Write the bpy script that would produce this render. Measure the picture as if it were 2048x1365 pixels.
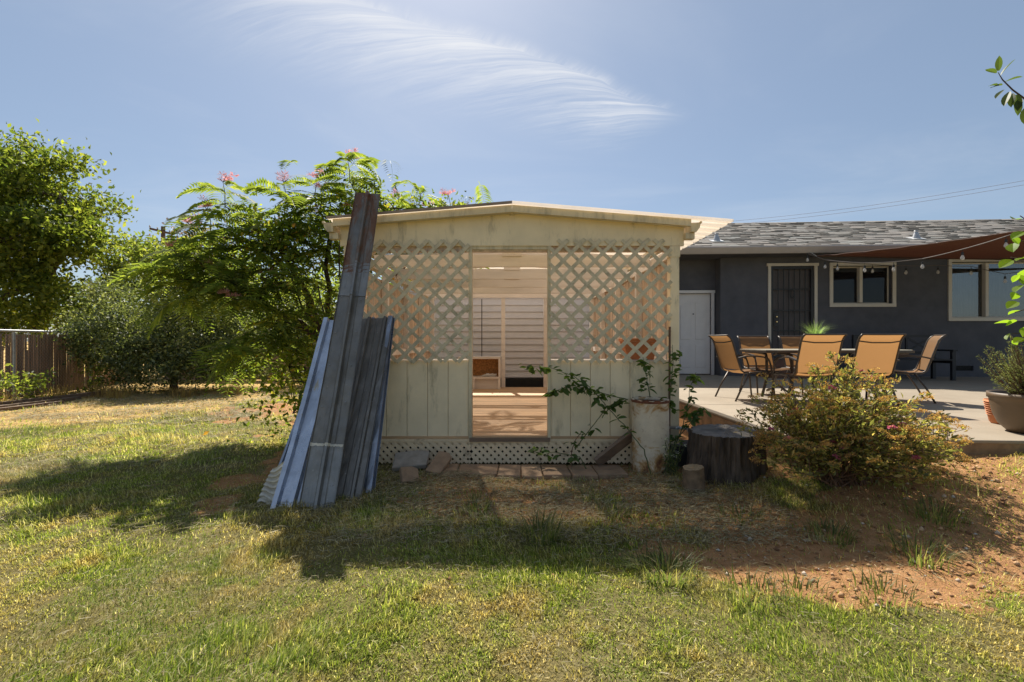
import bpy, bmesh, math, random
import numpy as np
from mathutils import Vector, Matrix

random.seed(7)
RNG = np.random.default_rng(11)
for o in list(bpy.data.objects):
    bpy.data.objects.remove(o)
scene = bpy.context.scene
COL = scene.collection
R = math.radians

# ------------------------------------------------------------------ camera
CAMZ = 1.21
F = 910.0            # focal length in photo pixels (2048 wide)
cam_d = bpy.data.cameras.new('camera')
cam = bpy.data.objects.new('camera', cam_d)
COL.objects.link(cam)
cam.location = (0, 0, CAMZ)
cam.rotation_euler = (R(90), 0, 0)
cam_d.sensor_width = 36
cam_d.lens = F / 2048 * 36
cam_d.clip_start = 0.05
cam_d.clip_end = 3000
scene.camera = cam

# ------------------------------------------------------------------ sky, sun, exposure
SUN = Vector((-0.162, 0.78, 1.0)).normalized()
elev = math.asin(SUN.z)
azim = math.atan2(SUN.x, SUN.y)          # clockwise from +Y
world = bpy.data.worlds.new('World')
scene.world = world
world.use_nodes = True
wn = world.node_tree.nodes
wl = world.node_tree.links
wn.clear()
w_out = wn.new('ShaderNodeOutputWorld')
w_bg = wn.new('ShaderNodeBackground')
w_bg.inputs['Strength'].default_value = 0.10
sky = wn.new('ShaderNodeTexSky')
sky.sky_type = 'NISHITA'
sky.sun_disc = False
sky.sun_elevation = elev
sky.sun_rotation = azim
sky.altitude = 200
sky.air_density = 1.0
sky.dust_density = 1.0
sky.ozone_density = 3.0
def wmath(op, a, b=None, c=None, clamp=False):
    n = wn.new('ShaderNodeMath'); n.operation = op; n.use_clamp = clamp
    for i, v in enumerate((a, b, c)):
        if v is None: continue
        if isinstance(v, (int, float)): n.inputs[i].default_value = v
        else: wl.new(v, n.inputs[i])
    return n.outputs[0]
def wramp(v, lo, hi):
    n = wn.new('ShaderNodeMapRange'); n.interpolation_type = 'SMOOTHSTEP'
    wl.new(v, n.inputs[0]); n.inputs[1].default_value = lo; n.inputs[2].default_value = hi
    return n.outputs[0]
def wnoise(x, y, scale, detail=5, rough=0.55, dist=0.0):
    c = wn.new('ShaderNodeCombineXYZ'); wl.new(x, c.inputs[0]); wl.new(y, c.inputs[1])
    n = wn.new('ShaderNodeTexNoise'); n.inputs['Scale'].default_value = scale
    n.inputs['Detail'].default_value = detail; n.inputs['Roughness'].default_value = rough
    n.inputs['Distortion'].default_value = dist
    wl.new(c.outputs[0], n.inputs['Vector'])
    return n.outputs[0]
# cirrus: the view direction is carried up to a flat layer of ice cloud high above the yard
tc = wn.new('ShaderNodeTexCoord')
sx = wn.new('ShaderNodeSeparateXYZ'); wl.new(tc.outputs['Generated'], sx.inputs[0])
zc = wmath('MAXIMUM', sx.outputs[2], 0.03)
cx = wmath('DIVIDE', sx.outputs[0], zc)
cy = wmath('DIVIDE', sx.outputs[1], zc)
along = wmath('ADD', wmath('MULTIPLY', cx, 0.894), wmath('MULTIPLY', cy, 0.447))
across = wmath('ADD', wmath('MULTIPLY', cx, -0.447), wmath('MULTIPLY', cy, 0.894))
dal = wmath('SUBTRACT', along, 0.55)
t0 = wmath('SUBTRACT', across, wmath('ADD', wmath('MULTIPLY', wmath('MULTIPLY', dal, dal), 0.09), 1.41))                                     # distance from the feather's spine
wob = wmath('MULTIPLY', wmath('SUBTRACT', wnoise(cx, cy, 1.6, 3), 0.5), 0.16)
t1 = wmath('ADD', t0, wob)
q = wmath('ADD', along, wmath('MULTIPLY', wmath('POWER', wmath('MAXIMUM', wmath('ADD', t1, 0.02), 0.0), 0.55), 0.95))
strk = wnoise(wmath('MULTIPLY', q, 5.0), wmath('MULTIPLY', t1, 1.1), 1.5, 7, 0.64, 0.9)
fine = wnoise(wmath('MULTIPLY', q, 22.0), wmath('MULTIPLY', t1, 3.4), 1.4, 6, 0.68, 0.6)
body = wmath('MULTIPLY', wramp(t1, -0.10, 0.03), wramp(t1, 0.60, 0.0))
ends = wmath('MULTIPLY', wramp(along, 1.66, 1.25), wramp(along, -0.45, 0.30))
spine = wmath('MULTIPLY', wramp(wmath('ABSOLUTE', t1), 0.2, 0.0), 0.45)
feather = wmath('MULTIPLY', wmath('MULTIPLY', body, ends),
                wmath('ADD', wramp(wmath('ADD', wmath('MULTIPLY', strk, 0.62), wmath('MULTIPLY', fine, 0.38)), 0.34, 0.74), wmath('MULTIPLY', spine, strk)))
tail = wmath('MULTIPLY', wmath('MULTIPLY', wramp(wmath('ABSOLUTE', wmath('SUBTRACT', t1, 0.03)), 0.11, 0.0), wramp(strk, 0.35, 0.7)),
             wmath('MULTIPLY', wramp(along, 1.3, 1.7), wramp(along, 3.4, 2.2)))
veil = wmath('MULTIPLY', wramp(wnoise(wmath('MULTIPLY', cx, 0.7), cy, 0.9, 6, 0.6, 0.6), 0.42, 0.8), 0.16)
cloud = wmath('ADD', wmath('ADD', wmath('MULTIPLY', feather, 0.80), wmath('MULTIPLY', tail, 0.0)), veil, clamp=True)
cloud = wmath('MULTIPLY', cloud, wramp(sx.outputs[2], 0.04, 0.25), clamp=True)
mixc = wn.new('ShaderNodeMix'); mixc.data_type = 'RGBA'
wl.new(cloud, mixc.inputs['Factor'])
hz = wn.new('ShaderNodeMix'); hz.data_type = 'RGBA'; hz.inputs['Factor'].default_value = 0.66   # even summer haze over the whole sky
wl.new(sky.outputs[0], hz.inputs['A']); hz.inputs['B'].default_value = (1.07, 1.32, 1.58, 1)
wl.new(hz.outputs['Result'], mixc.inputs['A'])
mixc.inputs['B'].default_value = (4.1, 4.2, 4.4, 1)
wl.new(mixc.outputs['Result'], w_bg.inputs['Color'])
wl.new(w_bg.outputs[0], w_out.inputs[0])

sun_d = bpy.data.lights.new('sun', 'SUN')
sun_d.energy = 3.9
sun_d.angle = R(0.6)
sun_d.color = (1.0, 0.94, 0.84)
sun_o = bpy.data.objects.new('sun', sun_d)
COL.objects.link(sun_o)
sun_o.rotation_euler = (-SUN).to_track_quat('-Z', 'Y').to_euler()
sun_o.location = (0, 0, 30)

scene.view_settings.view_transform = 'Standard'
scene.view_settings.look = 'None'
scene.view_settings.gamma = 1
scene.view_settings.use_curve_mapping = False
scene.view_settings.exposure = 1.06
scene.render.engine = 'CYCLES'
scene.cycles.max_bounces = 8
scene.cycles.transparent_max_bounces = 16
scene.cycles.use_denoising = True
scene.cycles.denoiser = 'OPENIMAGEDENOISE'
scene.cycles.denoising_input_passes = 'RGB_ALBEDO_NORMAL'
scene.cycles.denoising_prefilter = 'ACCURATE'

# ------------------------------------------------------------------ helpers
def P(px, py, d):
    """photo pixel + distance along the view axis -> world point"""
    return Vector(((px - 1024) / F * d, d, CAMZ - (py - 682.5) / F * d))

ORG = {}
def org(o):
    return ORG.get(o.name, Vector((0, 0, 0))) if o else Vector((0, 0, 0))

def tag(o, label=None, cat=None, group=None, kind=None):
    if label: o['label'] = label
    if cat: o['category'] = cat
    if group: o['group'] = group
    if kind: o['kind'] = kind
    return o

def thing(name, label, cat, loc=(0, 0, 0), rotz=0.0, group=None):
    o = bpy.data.objects.new(name, None)
    o.empty_display_size = 0.2
    COL.objects.link(o)
    o.location = loc
    o.rotation_euler = (0, 0, rotz)
    ORG[o.name] = Vector(loc)
    return tag(o, label, cat, group)

def link_mesh(name, me, mat, parent=None, local=False):
    o = bpy.data.objects.new(name, me)
    COL.objects.link(o)
    if mat: me.materials.append(mat)
    if parent is not None:
        o.parent = parent
        ORG[o.name] = org(parent)
    return o

class MB:
    """collects geometry; build() links it as one mesh object"""
    def __init__(s):
        s.v = []; s.f = []
    def add(s, vs, fs):
        b = len(s.v)
        s.v += [tuple(v) for v in vs]
        s.f += [tuple(i + b for i in f) for f in fs]
        return s
    def box(s, lo, hi, M=None, bev=0.0):
        x0, y0, z0 = lo; x1, y1, z1 = hi
        if x0 > x1: x0, x1 = x1, x0
        if y0 > y1: y0, y1 = y1, y0
        if z0 > z1: z0, z1 = z1, z0
        if bev > 0:
            b = bev; vs = []
            for (x, sx_) in ((x0, 1), (x1, -1)):
                for (y, sy_) in ((y0, 1), (y1, -1)):
                    for (z, sz_) in ((z0, 1), (z1, -1)):
                        vs += [(x, y + sy_*b, z + sz_*b), (x + sx_*b, y, z + sz_*b), (x + sx_*b, y + sy_*b, z)]
            bm = bmesh.new()
            for v in vs: bm.verts.new(v)
            r = bmesh.ops.convex_hull(bm, input=bm.verts)
            bm.verts.index_update()
            vs = [v.co.copy() for v in bm.verts]
            fs = [[v.index for v in f.verts] for f in bm.faces]
            bm.free()
        else:
            vs = [Vector(p) for p in ((x0,y0,z0),(x1,y0,z0),(x1,y1,z0),(x0,y1,z0),(x0,y0,z1),(x1,y0,z1),(x1,y1,z1),(x0,y1,z1))]
            fs = [(0,3,2,1),(4,5,6,7),(0,1,5,4),(1,2,6,5),(2,3,7,6),(3,0,4,7)]
        if M is not None: vs = [M @ Vector(v) for v in vs]
        return s.add(vs, fs)
    def bar(s, p0, p1, w, h, up=(0, 0, 1)):
        """square bar from p0 to p1; w across, h along 'up'"""
        p0 = Vector(p0); p1 = Vector(p1)
        d = (p1 - p0).normalized(); u = Vector(up)
        a = d.cross(u)
        if a.length < 1e-5: a = d.cross(Vector((1, 0, 0)))
        a.normalize(); u = a.cross(d).normalized()
        vs = []
        for p in (p0, p1):
            for (i, j) in ((-1,-1),(1,-1),(1,1),(-1,1)):
                vs.append(p + a*(i*w/2) + u*(j*h/2))
        return s.add(vs, [(0,1,2,3),(7,6,5,4),(0,4,5,1),(1,5,6,2),(2,6,7,3),(3,7,4,0)])
    def prism(s, poly, axis, a0, a1):
        """poly: 2D points; axis 'y': points are (x,z); 'z': (x,y); 'x': (y,z)"""
        def mk(p, a):
            if axis == 'y': return (p[0], a, p[1])
            if axis == 'z': return (p[0], p[1], a)
            return (a, p[0], p[1])
        n = len(poly)
        vs = [mk(p, a0) for p in poly] + [mk(p, a1) for p in poly]
        fs = [tuple(range(n)), tuple(range(2*n-1, n-1, -1))]
        fs += [(i, i+n, (i+1) % n + n, (i+1) % n) for i in range(n)]
        return s.add(vs, fs)
    def tube(s, pts, rad, n=8, cap=True):
        pts = [Vector(p) for p in pts]
        if isinstance(rad, (int, float)): rad = [rad]*len(pts)
        vs = []; prev = None
        for i, p in enumerate(pts):
            d = (pts[min(i+1, len(pts)-1)] - pts[max(i-1, 0)])
            if d.length < 1e-9: d = Vector((0,0,1))
            d.normalize()
            if prev is None:
                a = d.orthogonal().normalized()
            else:
                a = (prev - d*prev.dot(d))
                a = a.normalized() if a.length > 1e-6 else d.orthogonal().normalized()
            prev = a; b = d.cross(a)
            for k in range(n):
                t = 2*math.pi*k/n
                vs.append(p + (a*math.cos(t) + b*math.sin(t))*rad[i])
        fs = []
        for i in range(len(pts)-1):
            for k in range(n):
                k2 = (k+1) % n
                fs.append((i*n+k, i*n+k2, (i+1)*n+k2, (i+1)*n+k))
        if cap:
            fs.append(tuple(reversed(range(n)))); fs.append(tuple(range((len(pts)-1)*n, len(pts)*n)))
        return s.add(vs, fs)
    def lathe(s, prof, n=24, c=(0, 0, 0)):
        vs = []; m = len(prof)
        for (r, z) in prof:
            for k in range(n):
                t = 2*math.pi*k/n
                vs.append((c[0]+r*math.cos(t), c[1]+r*math.sin(t), c[2]+z))
        fs = []
        for i in range(m-1):
            for k in range(n):
                k2 = (k+1) % n
                fs.append((i*n+k, i*n+k2, (i+1)*n+k2, (i+1)*n+k))
        return s.add(vs, fs)
    def build(s, name, mat, parent=None, local=False, smooth=False):
        o0 = Vector((0,0,0)) if (local or parent is None) else org(parent)
        me = bpy.data.meshes.new(name)
        me.from_pydata([(v[0]-o0.x, v[1]-o0.y, v[2]-o0.z) for v in s.v], [], s.f)
        bm = bmesh.new(); bm.from_mesh(me)
        bmesh.ops.recalc_face_normals(bm, faces=bm.faces)
        bm.to_mesh(me); bm.free()
        if smooth:
            me.polygons.foreach_set('use_smooth', [True]*len(me.polygons))
        me.update()
        return link_mesh(name, me, mat, parent)

def raw_mesh(name, V, Fa, mat, parent=None, smooth=False):
    """fast numpy mesh; V (n,3) world, Fa (m,k) with equal k"""
    o0 = org(parent)
    V = np.asarray(V, dtype=np.float32) - np.array(o0, dtype=np.float32)
    Fa = np.asarray(Fa, dtype=np.int32)
    me = bpy.data.meshes.new(name)
    me.vertices.add(len(V)); me.vertices.foreach_set('co', V.ravel())
    k = Fa.shape[1]
    me.loops.add(Fa.size); me.loops.foreach_set('vertex_index', Fa.ravel())
    me.polygons.add(len(Fa))
    me.polygons.foreach_set('loop_start', np.arange(len(Fa), dtype=np.int32)*k)
    if smooth: me.polygons.foreach_set('use_smooth', np.ones(len(Fa), dtype=bool))
    me.update(calc_edges=True); me.validate()
    return link_mesh(name, me, mat, parent)

def dup(root, loc=None, rotz=None, label=None, parent=None):
    c = root.copy(); COL.objects.link(c)
    if parent is not None: c.parent = parent
    if loc is not None: c.location = loc
    if rotz is not None: c.rotation_euler = (0, 0, rotz)
    if label: c['label'] = label
    for ch in list(root.children):
        dup(ch, parent=c)
    return c

def smooth01(t):
    t = np.clip(t, 0, 1); return t*t*(3-2*t)

_perm = np.random.default_rng(3).random((256, 256))
def vnoise(x, y, s=1.0):
    x = np.asarray(x, dtype=float)*s + 57.3; y = np.asarray(y, dtype=float)*s + 91.7
    xi = np.floor(x).astype(int); yi = np.floor(y).astype(int)
    fx = smooth01(x-xi); fy = smooth01(y-yi)
    g = lambda a, b: _perm[a % 256, b % 256]
    return (g(xi,yi)*(1-fx)+g(xi+1,yi)*fx)*(1-fy)+(g(xi,yi+1)*(1-fx)+g(xi+1,yi+1)*fx)*fy
def fbm(x, y, s=1.0, o=4):
    r = 0; a = 0.5
    for i in range(o):
        r = r + a*vnoise(x, y, s*2**i); a *= 0.5
    return r/(1-0.5**o)

# ------------------------------------------------------------------ materials
def srgb(r, g, b):
    f = lambda c: (c/255/12.92) if c/255 <= 0.04045 else ((c/255+0.055)/1.055)**2.4
    return (f(r), f(g), f(b), 1)
class NT:
    def __init__(s, name):
        s.m = bpy.data.materials.new(name); s.m.use_nodes = True
        s.n = s.m.node_tree.nodes; s.l = s.m.node_tree.links
        s.n.clear()
        s.out = s.n.new('ShaderNodeOutputMaterial')
        s.b = s.n.new('ShaderNodeBsdfPrincipled')
        s.l.new(s.b.outputs[0], s.out.inputs[0])
        s._tc = None
    def co(s, kind='Object'):
        if s._tc is None: s._tc = s.n.new('ShaderNodeTexCoord')
        return s._tc.outputs[kind]
    def mapping(s, scale, kind='Object'):
        n = s.n.new('ShaderNodeMapping'); n.inputs['Scale'].default_value = scale
        s.l.new(s.co(kind), n.inputs[0]); return n.outputs[0]
    def noise(s, scale, detail=4, rough=0.55, vec=None, dist=0.0):
        n = s.n.new('ShaderNodeTexNoise'); n.inputs['Scale'].default_value = scale
        n.inputs['Detail'].default_value = detail; n.inputs['Roughness'].default_value = rough
        n.inputs['Distortion'].default_value = dist
        s.l.new(vec if vec is not None else s.co(), n.inputs['Vector']); return n.outputs[0]
    def ramp(s, fac, stops):
        n = s.n.new('ShaderNodeValToRGB'); e = n.color_ramp.elements
        while len(e) < len(stops): e.new(0.5)
        for i, (p, c) in enumerate(stops):
            e[i].position = p; e[i].color = c if len(c) == 4 else (*c, 1)
        s.l.new(fac, n.inputs[0]); return n.outputs[0]
    def rng(s, v, lo, hi, a=0.0, b=1.0):
        n = s.n.new('ShaderNodeMapRange'); n.interpolation_type = 'SMOOTHSTEP'
        s.l.new(v, n.inputs[0])
        for i, x in enumerate((lo, hi, a, b)): n.inputs[i+1].default_value = x
        return n.outputs[0]
    def mix(s, fac, a, b, mode='MIX'):
        n = s.n.new('ShaderNodeMix'); n.data_type = 'RGBA'; n.blend_type = mode
        for k, v in (('Factor', fac), ('A', a), ('B', b)):
            if isinstance(v, (int, float)): n.inputs[k].default_value = v
            elif isinstance(v, tuple): n.inputs[k].default_value = v if len(v) == 4 else (*v, 1)
            else: s.l.new(v, n.inputs[k])
        return n.outputs['Result']
    def math(s, op, a, b=0.0):
        n = s.n.new('ShaderNodeMath'); n.operation = op
        for i, v in enumerate((a, b)):
            if isinstance(v, (int, float)): n.inputs[i].default_value = v
            else: s.l.new(v, n.inputs[i])
        return n.outputs[0]
    def rnd(s, island=True):
        if island:
            n = s.n.new('ShaderNodeNewGeometry'); return n.outputs['Random Per Island']
        n = s.n.new('ShaderNodeObjectInfo'); return n.outputs['Random']
    def attr(s, name):
        n = s.n.new('ShaderNodeAttribute'); n.attribute_name = name; return n.outputs['Fac']
    def color(s, c):
        if isinstance(c, tuple): s.b.inputs['Base Color'].default_value = c if len(c) == 4 else (*c, 1)
        else: s.l.new(c, s.b.inputs['Base Color'])
    def set(s, **k):
        for a, v in k.items():
            a = a.replace('_', ' ')
            if isinstance(v, (int, float, tuple)): s.b.inputs[a].default_value = v
            else: s.l.new(v, s.b.inputs[a])
    def bump(s, h, strength=0.3, dist=0.01):
        n = s.n.new('ShaderNodeBump'); n.inputs['Strength'].default_value = strength
        n.inputs['Distance'].default_value = dist
        s.l.new(h, n.inputs['Height']); s.l.new(n.outputs[0], s.b.inputs['Normal'])
    def through(s, kind, amount, col):
        """mix in a translucent or transparent shader"""
        t = s.n.new('ShaderNodeBsdfTranslucent' if kind == 'translucent' else 'ShaderNodeBsdfTransparent')
        if isinstance(col, tuple): t.inputs[0].default_value = col if len(col) == 4 else (*col, 1)
        else: s.l.new(col, t.inputs[0])
        mx = s.n.new('ShaderNodeMixShader'); mx.inputs[0].default_value = amount
        src = s.out.inputs[0].links[0].from_socket
        s.l.new(src, mx.inputs[1]); s.l.new(t.outputs[0], mx.inputs[2])
        s.l.new(mx.outputs[0], s.out.inputs[0])

def simple(name, c, rough=0.6, metal=0.0, var=0.25, nscale=6.0, bump=0.15, bscale=60.0, per=False, stretch=(1,1,1), grime=None):
    t = NT(name)
    v = t.mapping(stretch)
    n = t.noise(nscale, 5, 0.6, v)
    dark = tuple(x*(1-var) for x in c[:3]); lite = tuple(min(1, x*(1+var*0.6)) for x in c[:3])
    col = t.ramp(n, [(0.3, dark), (0.7, lite)])
    if per:
        k = t.rng(t.rnd(False), 0, 1, 0.78, 1.15)
        col = t.mix(1.0, col, t.ramp(t.rnd(False), [(0, (0.75,0.75,0.75)), (1, (1,1,1))]), 'MULTIPLY')
    if grime:
        g = t.rng(t.noise(grime[1], 6, 0.7), grime[2], grime[3])
        col = t.mix(g, col, grime[0])
    t.color(col); t.set(Roughness=rough, Metallic=metal)
    if bump: t.bump(t.noise(bscale, 4, 0.6, v), bump, 0.004)
    return t.m

M = {}
# cream paint, weathered: streaks of dirt and flaking on edges
def paint(name, c, dirt=(0.16, 0.14, 0.09), lo=0.58, hi=0.78, stretch=(1,1,0.25), bare=0.0):
    t = NT(name)
    v = t.mapping(stretch)
    col = t.ramp(t.noise(3.5, 5, 0.6), [(0.3, tuple(x*0.88 for x in c)), (0.7, tuple(min(1, x*1.05) for x in c))])
    col = t.mix(t.math('MULTIPLY', t.rng(t.noise(7, 7, 0.72, v), lo-0.06, hi), 0.7), col, dirt)
    if bare:
        col = t.mix(t.math('MULTIPLY', t.rng(t.noise(26, 6, 0.75, v), bare, bare+0.08), 0.8), col, (0.17, 0.14, 0.11))
    t.color(col); t.set(Roughness=0.62)
    t.bump(t.noise(70, 5, 0.7, t.mapping((1, 1, 0.12))), 0.25, 0.004)
    return t.m
M['cream'] = paint('cream_paint', (0.85, 0.70, 0.47))
M['lattice'] = paint('lattice_paint', (0.67, 0.57, 0.39), lo=0.50, hi=0.75, stretch=(1,1,1), bare=0.62)
M['trim'] = paint('trim_paint', (0.70, 0.58, 0.38), lo=0.5, hi=0.75, bare=0.66)
M['vinyl'] = simple('vinyl_lattice', (0.80, 0.62, 0.40), 0.5, var=0.18, grime=((0.2,0.13,0.08), 6, 0.52, 0.8))
M['inner'] = simple('inner_boards', (0.84, 0.77, 0.70), 0.7, var=0.15, stretch=(0.15,1,1), nscale=9, bump=0.2, per=True)
M['innerwall'] = simple('side_boards', (0.70, 0.54, 0.40), 0.75, var=0.35, stretch=(1,1,0.1), nscale=14, bump=0.3, per=True)
M['floor'] = simple('floor_boards', (0.62, 0.39, 0.21), 0.55, var=0.3, stretch=(0.12,1,1), nscale=16, bump=0.2, per=True)
M['siding_white'] = simple('white_siding', (0.60, 0.57, 0.55), 0.5, var=0.06, bump=0.05, grime=((0.35,0.3,0.27), 3, 0.6, 0.9))
M['osb'] = simple('strand_board', (0.46, 0.22, 0.07), 0.7, var=0.55, nscale=28, bump=0.3)
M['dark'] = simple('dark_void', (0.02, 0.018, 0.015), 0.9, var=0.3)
M['stucco'] = simple('dark_stucco', (0.092, 0.090, 0.098), 0.85, var=0.22, nscale=2.5, bump=0.6, bscale=110)
M['housetrim'] = simple('house_trim', (0.60, 0.53, 0.42), 0.55, var=0.06, bump=0.05)
M['fascia'] = simple('gutter_metal', (0.42, 0.37, 0.33), 0.45, var=0.08, bump=0.03)
M['whitedoor'] = simple('white_door', (0.70, 0.65, 0.60), 0.4, var=0.05, bump=0.04)
M['iron'] = simple('black_iron', (0.018, 0.018, 0.02), 0.45, var=0.3, bump=0.1)
M['innerdoor'] = simple('inner_door', (0.10, 0.085, 0.08), 0.6, var=0.15)
M['brass'] = simple('brass', (0.75, 0.55, 0.28), 0.25, 0.9, var=0.2)
M['concrete'] = None
M['bronze'] = simple('bronze_frame', (0.075, 0.058, 0.045), 0.42, 0.25, var=0.3, bump=0.05)
M['blackwood'] = simple('black_bench', (0.014, 0.014, 0.017), 0.5, var=0.3)
M['stepwood'] = simple('step_brown', (0.13, 0.06, 0.035), 0.7, var=0.3)
M['tabletop'] = simple('table_top', (0.46, 0.42, 0.33), 0.3, var=0.12)
M['terracotta'] = simple('terracotta', (0.55, 0.20, 0.075), 0.75, var=0.2)
M['pot'] = simple('brown_pot', (0.135, 0.088, 0.048), 0.5, var=0.25, nscale=3, bump=0.15, bscale=30)
M['soil'] = simple('potting_soil', (0.05, 0.03, 0.02), 0.95, var=0.5, nscale=40, bump=0.8)
M['bark'] = simple('bark', (0.085, 0.060, 0.045), 0.9, var=0.5, nscale=10, stretch=(1,1,0.2), bump=0.8, bscale=30)
M['twig'] = simple('twig', (0.16, 0.085, 0.05), 0.8, var=0.3, nscale=20)
M['greenstem'] = simple('green_stem', (0.09, 0.11, 0.035), 0.6, var=0.35, nscale=20)
M['stumptop'] = simple('stump_top', (0.17, 0.15, 0.13), 0.9, var=0.4, nscale=12, bump=0.6, bscale=40)
M['stumpbark'] = simple('stump_bark', (0.105, 0.072, 0.05), 0.95, var=0.75, nscale=14, stretch=(1,1,0.25), bump=1.0, bscale=24)
M['logtop'] = simple('log_top', (0.32, 0.22, 0.12), 0.9, var=0.4, nscale=18, bump=0.5)
M['plank'] = simple('weathered_plank', (0.22, 0.145, 0.095), 0.8, var=0.35, nscale=12, stretch=(0.15,1,1), bump=0.4, per=True)
M['paver'] = simple('paver', (0.36, 0.23, 0.135), 0.85, var=0.3, nscale=9, bump=0.5, bscale=40, per=True)
M['greyslab'] = simple('grey_slab', (0.34, 0.29, 0.235), 0.85, var=0.3, nscale=9, bump=0.5, bscale=40)
M['slat'] = simple('fence_slat', (0.38, 0.25, 0.18), 0.85, var=0.45, nscale=7, stretch=(1,1,0.15), bump=0.4, per=True)
M['galv'] = simple('galvanised', (0.42, 0.42, 0.42), 0.45, 0.6, var=0.2)
M['pole'] = simple('pole_wood', (0.09, 0.06, 0.045), 0.9, var=0.3)
M['bulb'] = None
M['rubber'] = simple('black_cord', (0.02, 0.02, 0.02), 0.6, var=0.2)
M['cord'] = simple('string_cord', (0.14, 0.11, 0.09), 0.6, var=0.2)
M['white_metal'] = simple('white_flashing', (0.75, 0.75, 0.74), 0.4, var=0.08)
M['curtain'] = simple('curtain', (0.62, 0.60, 0.58), 0.9, var=0.2, nscale=5)
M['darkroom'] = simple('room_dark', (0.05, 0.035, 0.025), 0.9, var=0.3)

def mk_concrete():
    t = NT('patio_concrete')
    col = t.ramp(t.noise(1.3, 7, 0.65), [(0.3, (0.255,0.205,0.145)), (0.7, (0.34,0.28,0.205))])
    col = t.mix(t.math('MULTIPLY', t.rng(t.noise(2.6, 8, 0.75, None, 1.5), 0.56, 0.72), 0.5), col, (0.30,0.20,0.115))
    col = t.mix(t.math('MULTIPLY', t.rng(t.noise(40, 4, 0.7), 0.62, 0.75), 0.35), col, (0.2,0.17,0.14))
    t.color(col); t.set(Roughness=0.75); t.bump(t.noise(90, 5, 0.7), 0.25, 0.004)
    return t.m
M['concrete'] = mk_concrete()
M['slabside'] = simple('slab_edge', (0.30, 0.19, 0.10), 0.9, var=0.4, nscale=8, bump=0.5)

def mk_glass():
    t = NT('window_glass'); t.color((0.02, 0.02, 0.022)); t.set(Roughness=0.04)
    t.b.inputs['Specular IOR Level'].default_value = 0.6
    t.through('transparent', 0.6, (0.8, 0.82, 0.82))
    return t.m
M['glass'] = mk_glass()
def mk_mirror():
    t = NT('sun_glass'); t.color((0.02, 0.02, 0.022)); t.set(Roughness=0.04)
    t.through('transparent', 0.6, (0.8, 0.82, 0.82))
    g_ = t.n.new('ShaderNodeBsdfGlossy'); g_.inputs['Roughness'].default_value = 0.03; g_.inputs[0].default_value = (0.9,0.92,0.92,1)
    mx = t.n.new('ShaderNodeMixShader'); mx.inputs[0].default_value = 0.13
    t.l.new(t.out.inputs[0].links[0].from_socket, mx.inputs[1]); t.l.new(g_.outputs[0], mx.inputs[2]); t.l.new(mx.outputs[0], t.out.inputs[0])
    t.b.inputs['Normal']
    return t.m
M['sunglass'] = mk_mirror()
def mk_bulb():
    t = NT('clear_bulb'); t.color((0.75, 0.72, 0.68)); t.set(Roughness=0.05)
    t.through('transparent', 0.55, (0.95, 0.93, 0.9)); return t.m
M['bulb'] = mk_bulb()

def mk_metal(name, base, rust_lo, rust_hi, rough=0.42, rustc=(0.19,0.085,0.04), white=None, metal=0.75):
    t = NT(name)
    v = t.mapping((6, 1, 1))
    col = t.ramp(t.noise(5, 6, 0.65), [(0.3, tuple(x*0.62 for x in base)), (0.7, base)])
    col = t.mix(t.math('MULTIPLY', t.rng(t.noise(18, 6, 0.7, t.mapping((3,0.35,0.35))), 0.55, 0.7), 0.5), col, tuple(x*0.45 for x in base))
    if white:
        col = t.mix(t.rng(t.noise(4.5, 6, 0.7, t.mapping((2.5,0.5,0.5))), white, white+0.05), col, (0.50,0.42,0.30))
    # pale splashes
    col = t.mix(t.math('MULTIPLY', t.rng(t.noise(55, 3, 0.5), 0.735, 0.76), 0.8), col, (0.6,0.57,0.52))
    rm = t.rng(t.noise(2.6, 8, 0.72, t.mapping((2.0,0.6,0.6)), 0.8), rust_lo, rust_hi)
    col = t.mix(rm, col, t.ramp(t.noise(30, 5, 0.7), [(0.3, tuple(x*0.5 for x in rustc)), (0.7, rustc)]))
    t.color(col)
    t.set(Roughness=t.rng(t.noise(9, 5, 0.6), 0.3, 0.7, rough-0.1, rough+0.18))
    t.l.new(t.math('MULTIPLY', t.math('SUBTRACT', 1.0, rm), metal), t.b.inputs['Metallic'])
    t.bump(t.noise(14, 4, 0.6), 0.15, 0.01)
    return t.m
M['tin_dark'] = mk_metal('tin_dark', (0.27, 0.245, 0.215), 0.66, 0.78, 0.45)
M['tin_rust'] = mk_metal('tin_rust', (0.27, 0.245, 0.215), 0.44, 0.58, 0.5)
M['tin_mid'] = mk_metal('tin_mid', (0.33, 0.31, 0.285), 0.56, 0.68, 0.42)
M['tin_bright'] = mk_metal('tin_bright', (0.66, 0.70, 0.78), 0.78, 0.85, 0.32, white=0.57, metal=0.85)
M['tin_edge'] = mk_metal('tin_edge', (0.42, 0.45, 0.52), 0.62, 0.70, 0.36)
M['tin_corr'] = simple('tin_scrap', (0.62, 0.56, 0.46), 0.5, 0.25, var=0.25)
def mk_roofsheet(name, c, tr):
    t = NT(name)
    col = t.ramp(t.noise(3, 5, 0.6), [(0.3, tuple(x*0.85 for x in c)), (0.7, c)])
    t.color(col); t.set(Roughness=0.45)
    t.through('translucent', 0.72, col); t.through('transparent', tr, (1.0, 0.98, 0.94))
    return t.m
M['roofsheet'] = mk_roofsheet('roof_sheet', (0.80, 0.70, 0.58), 0.50)
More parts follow.
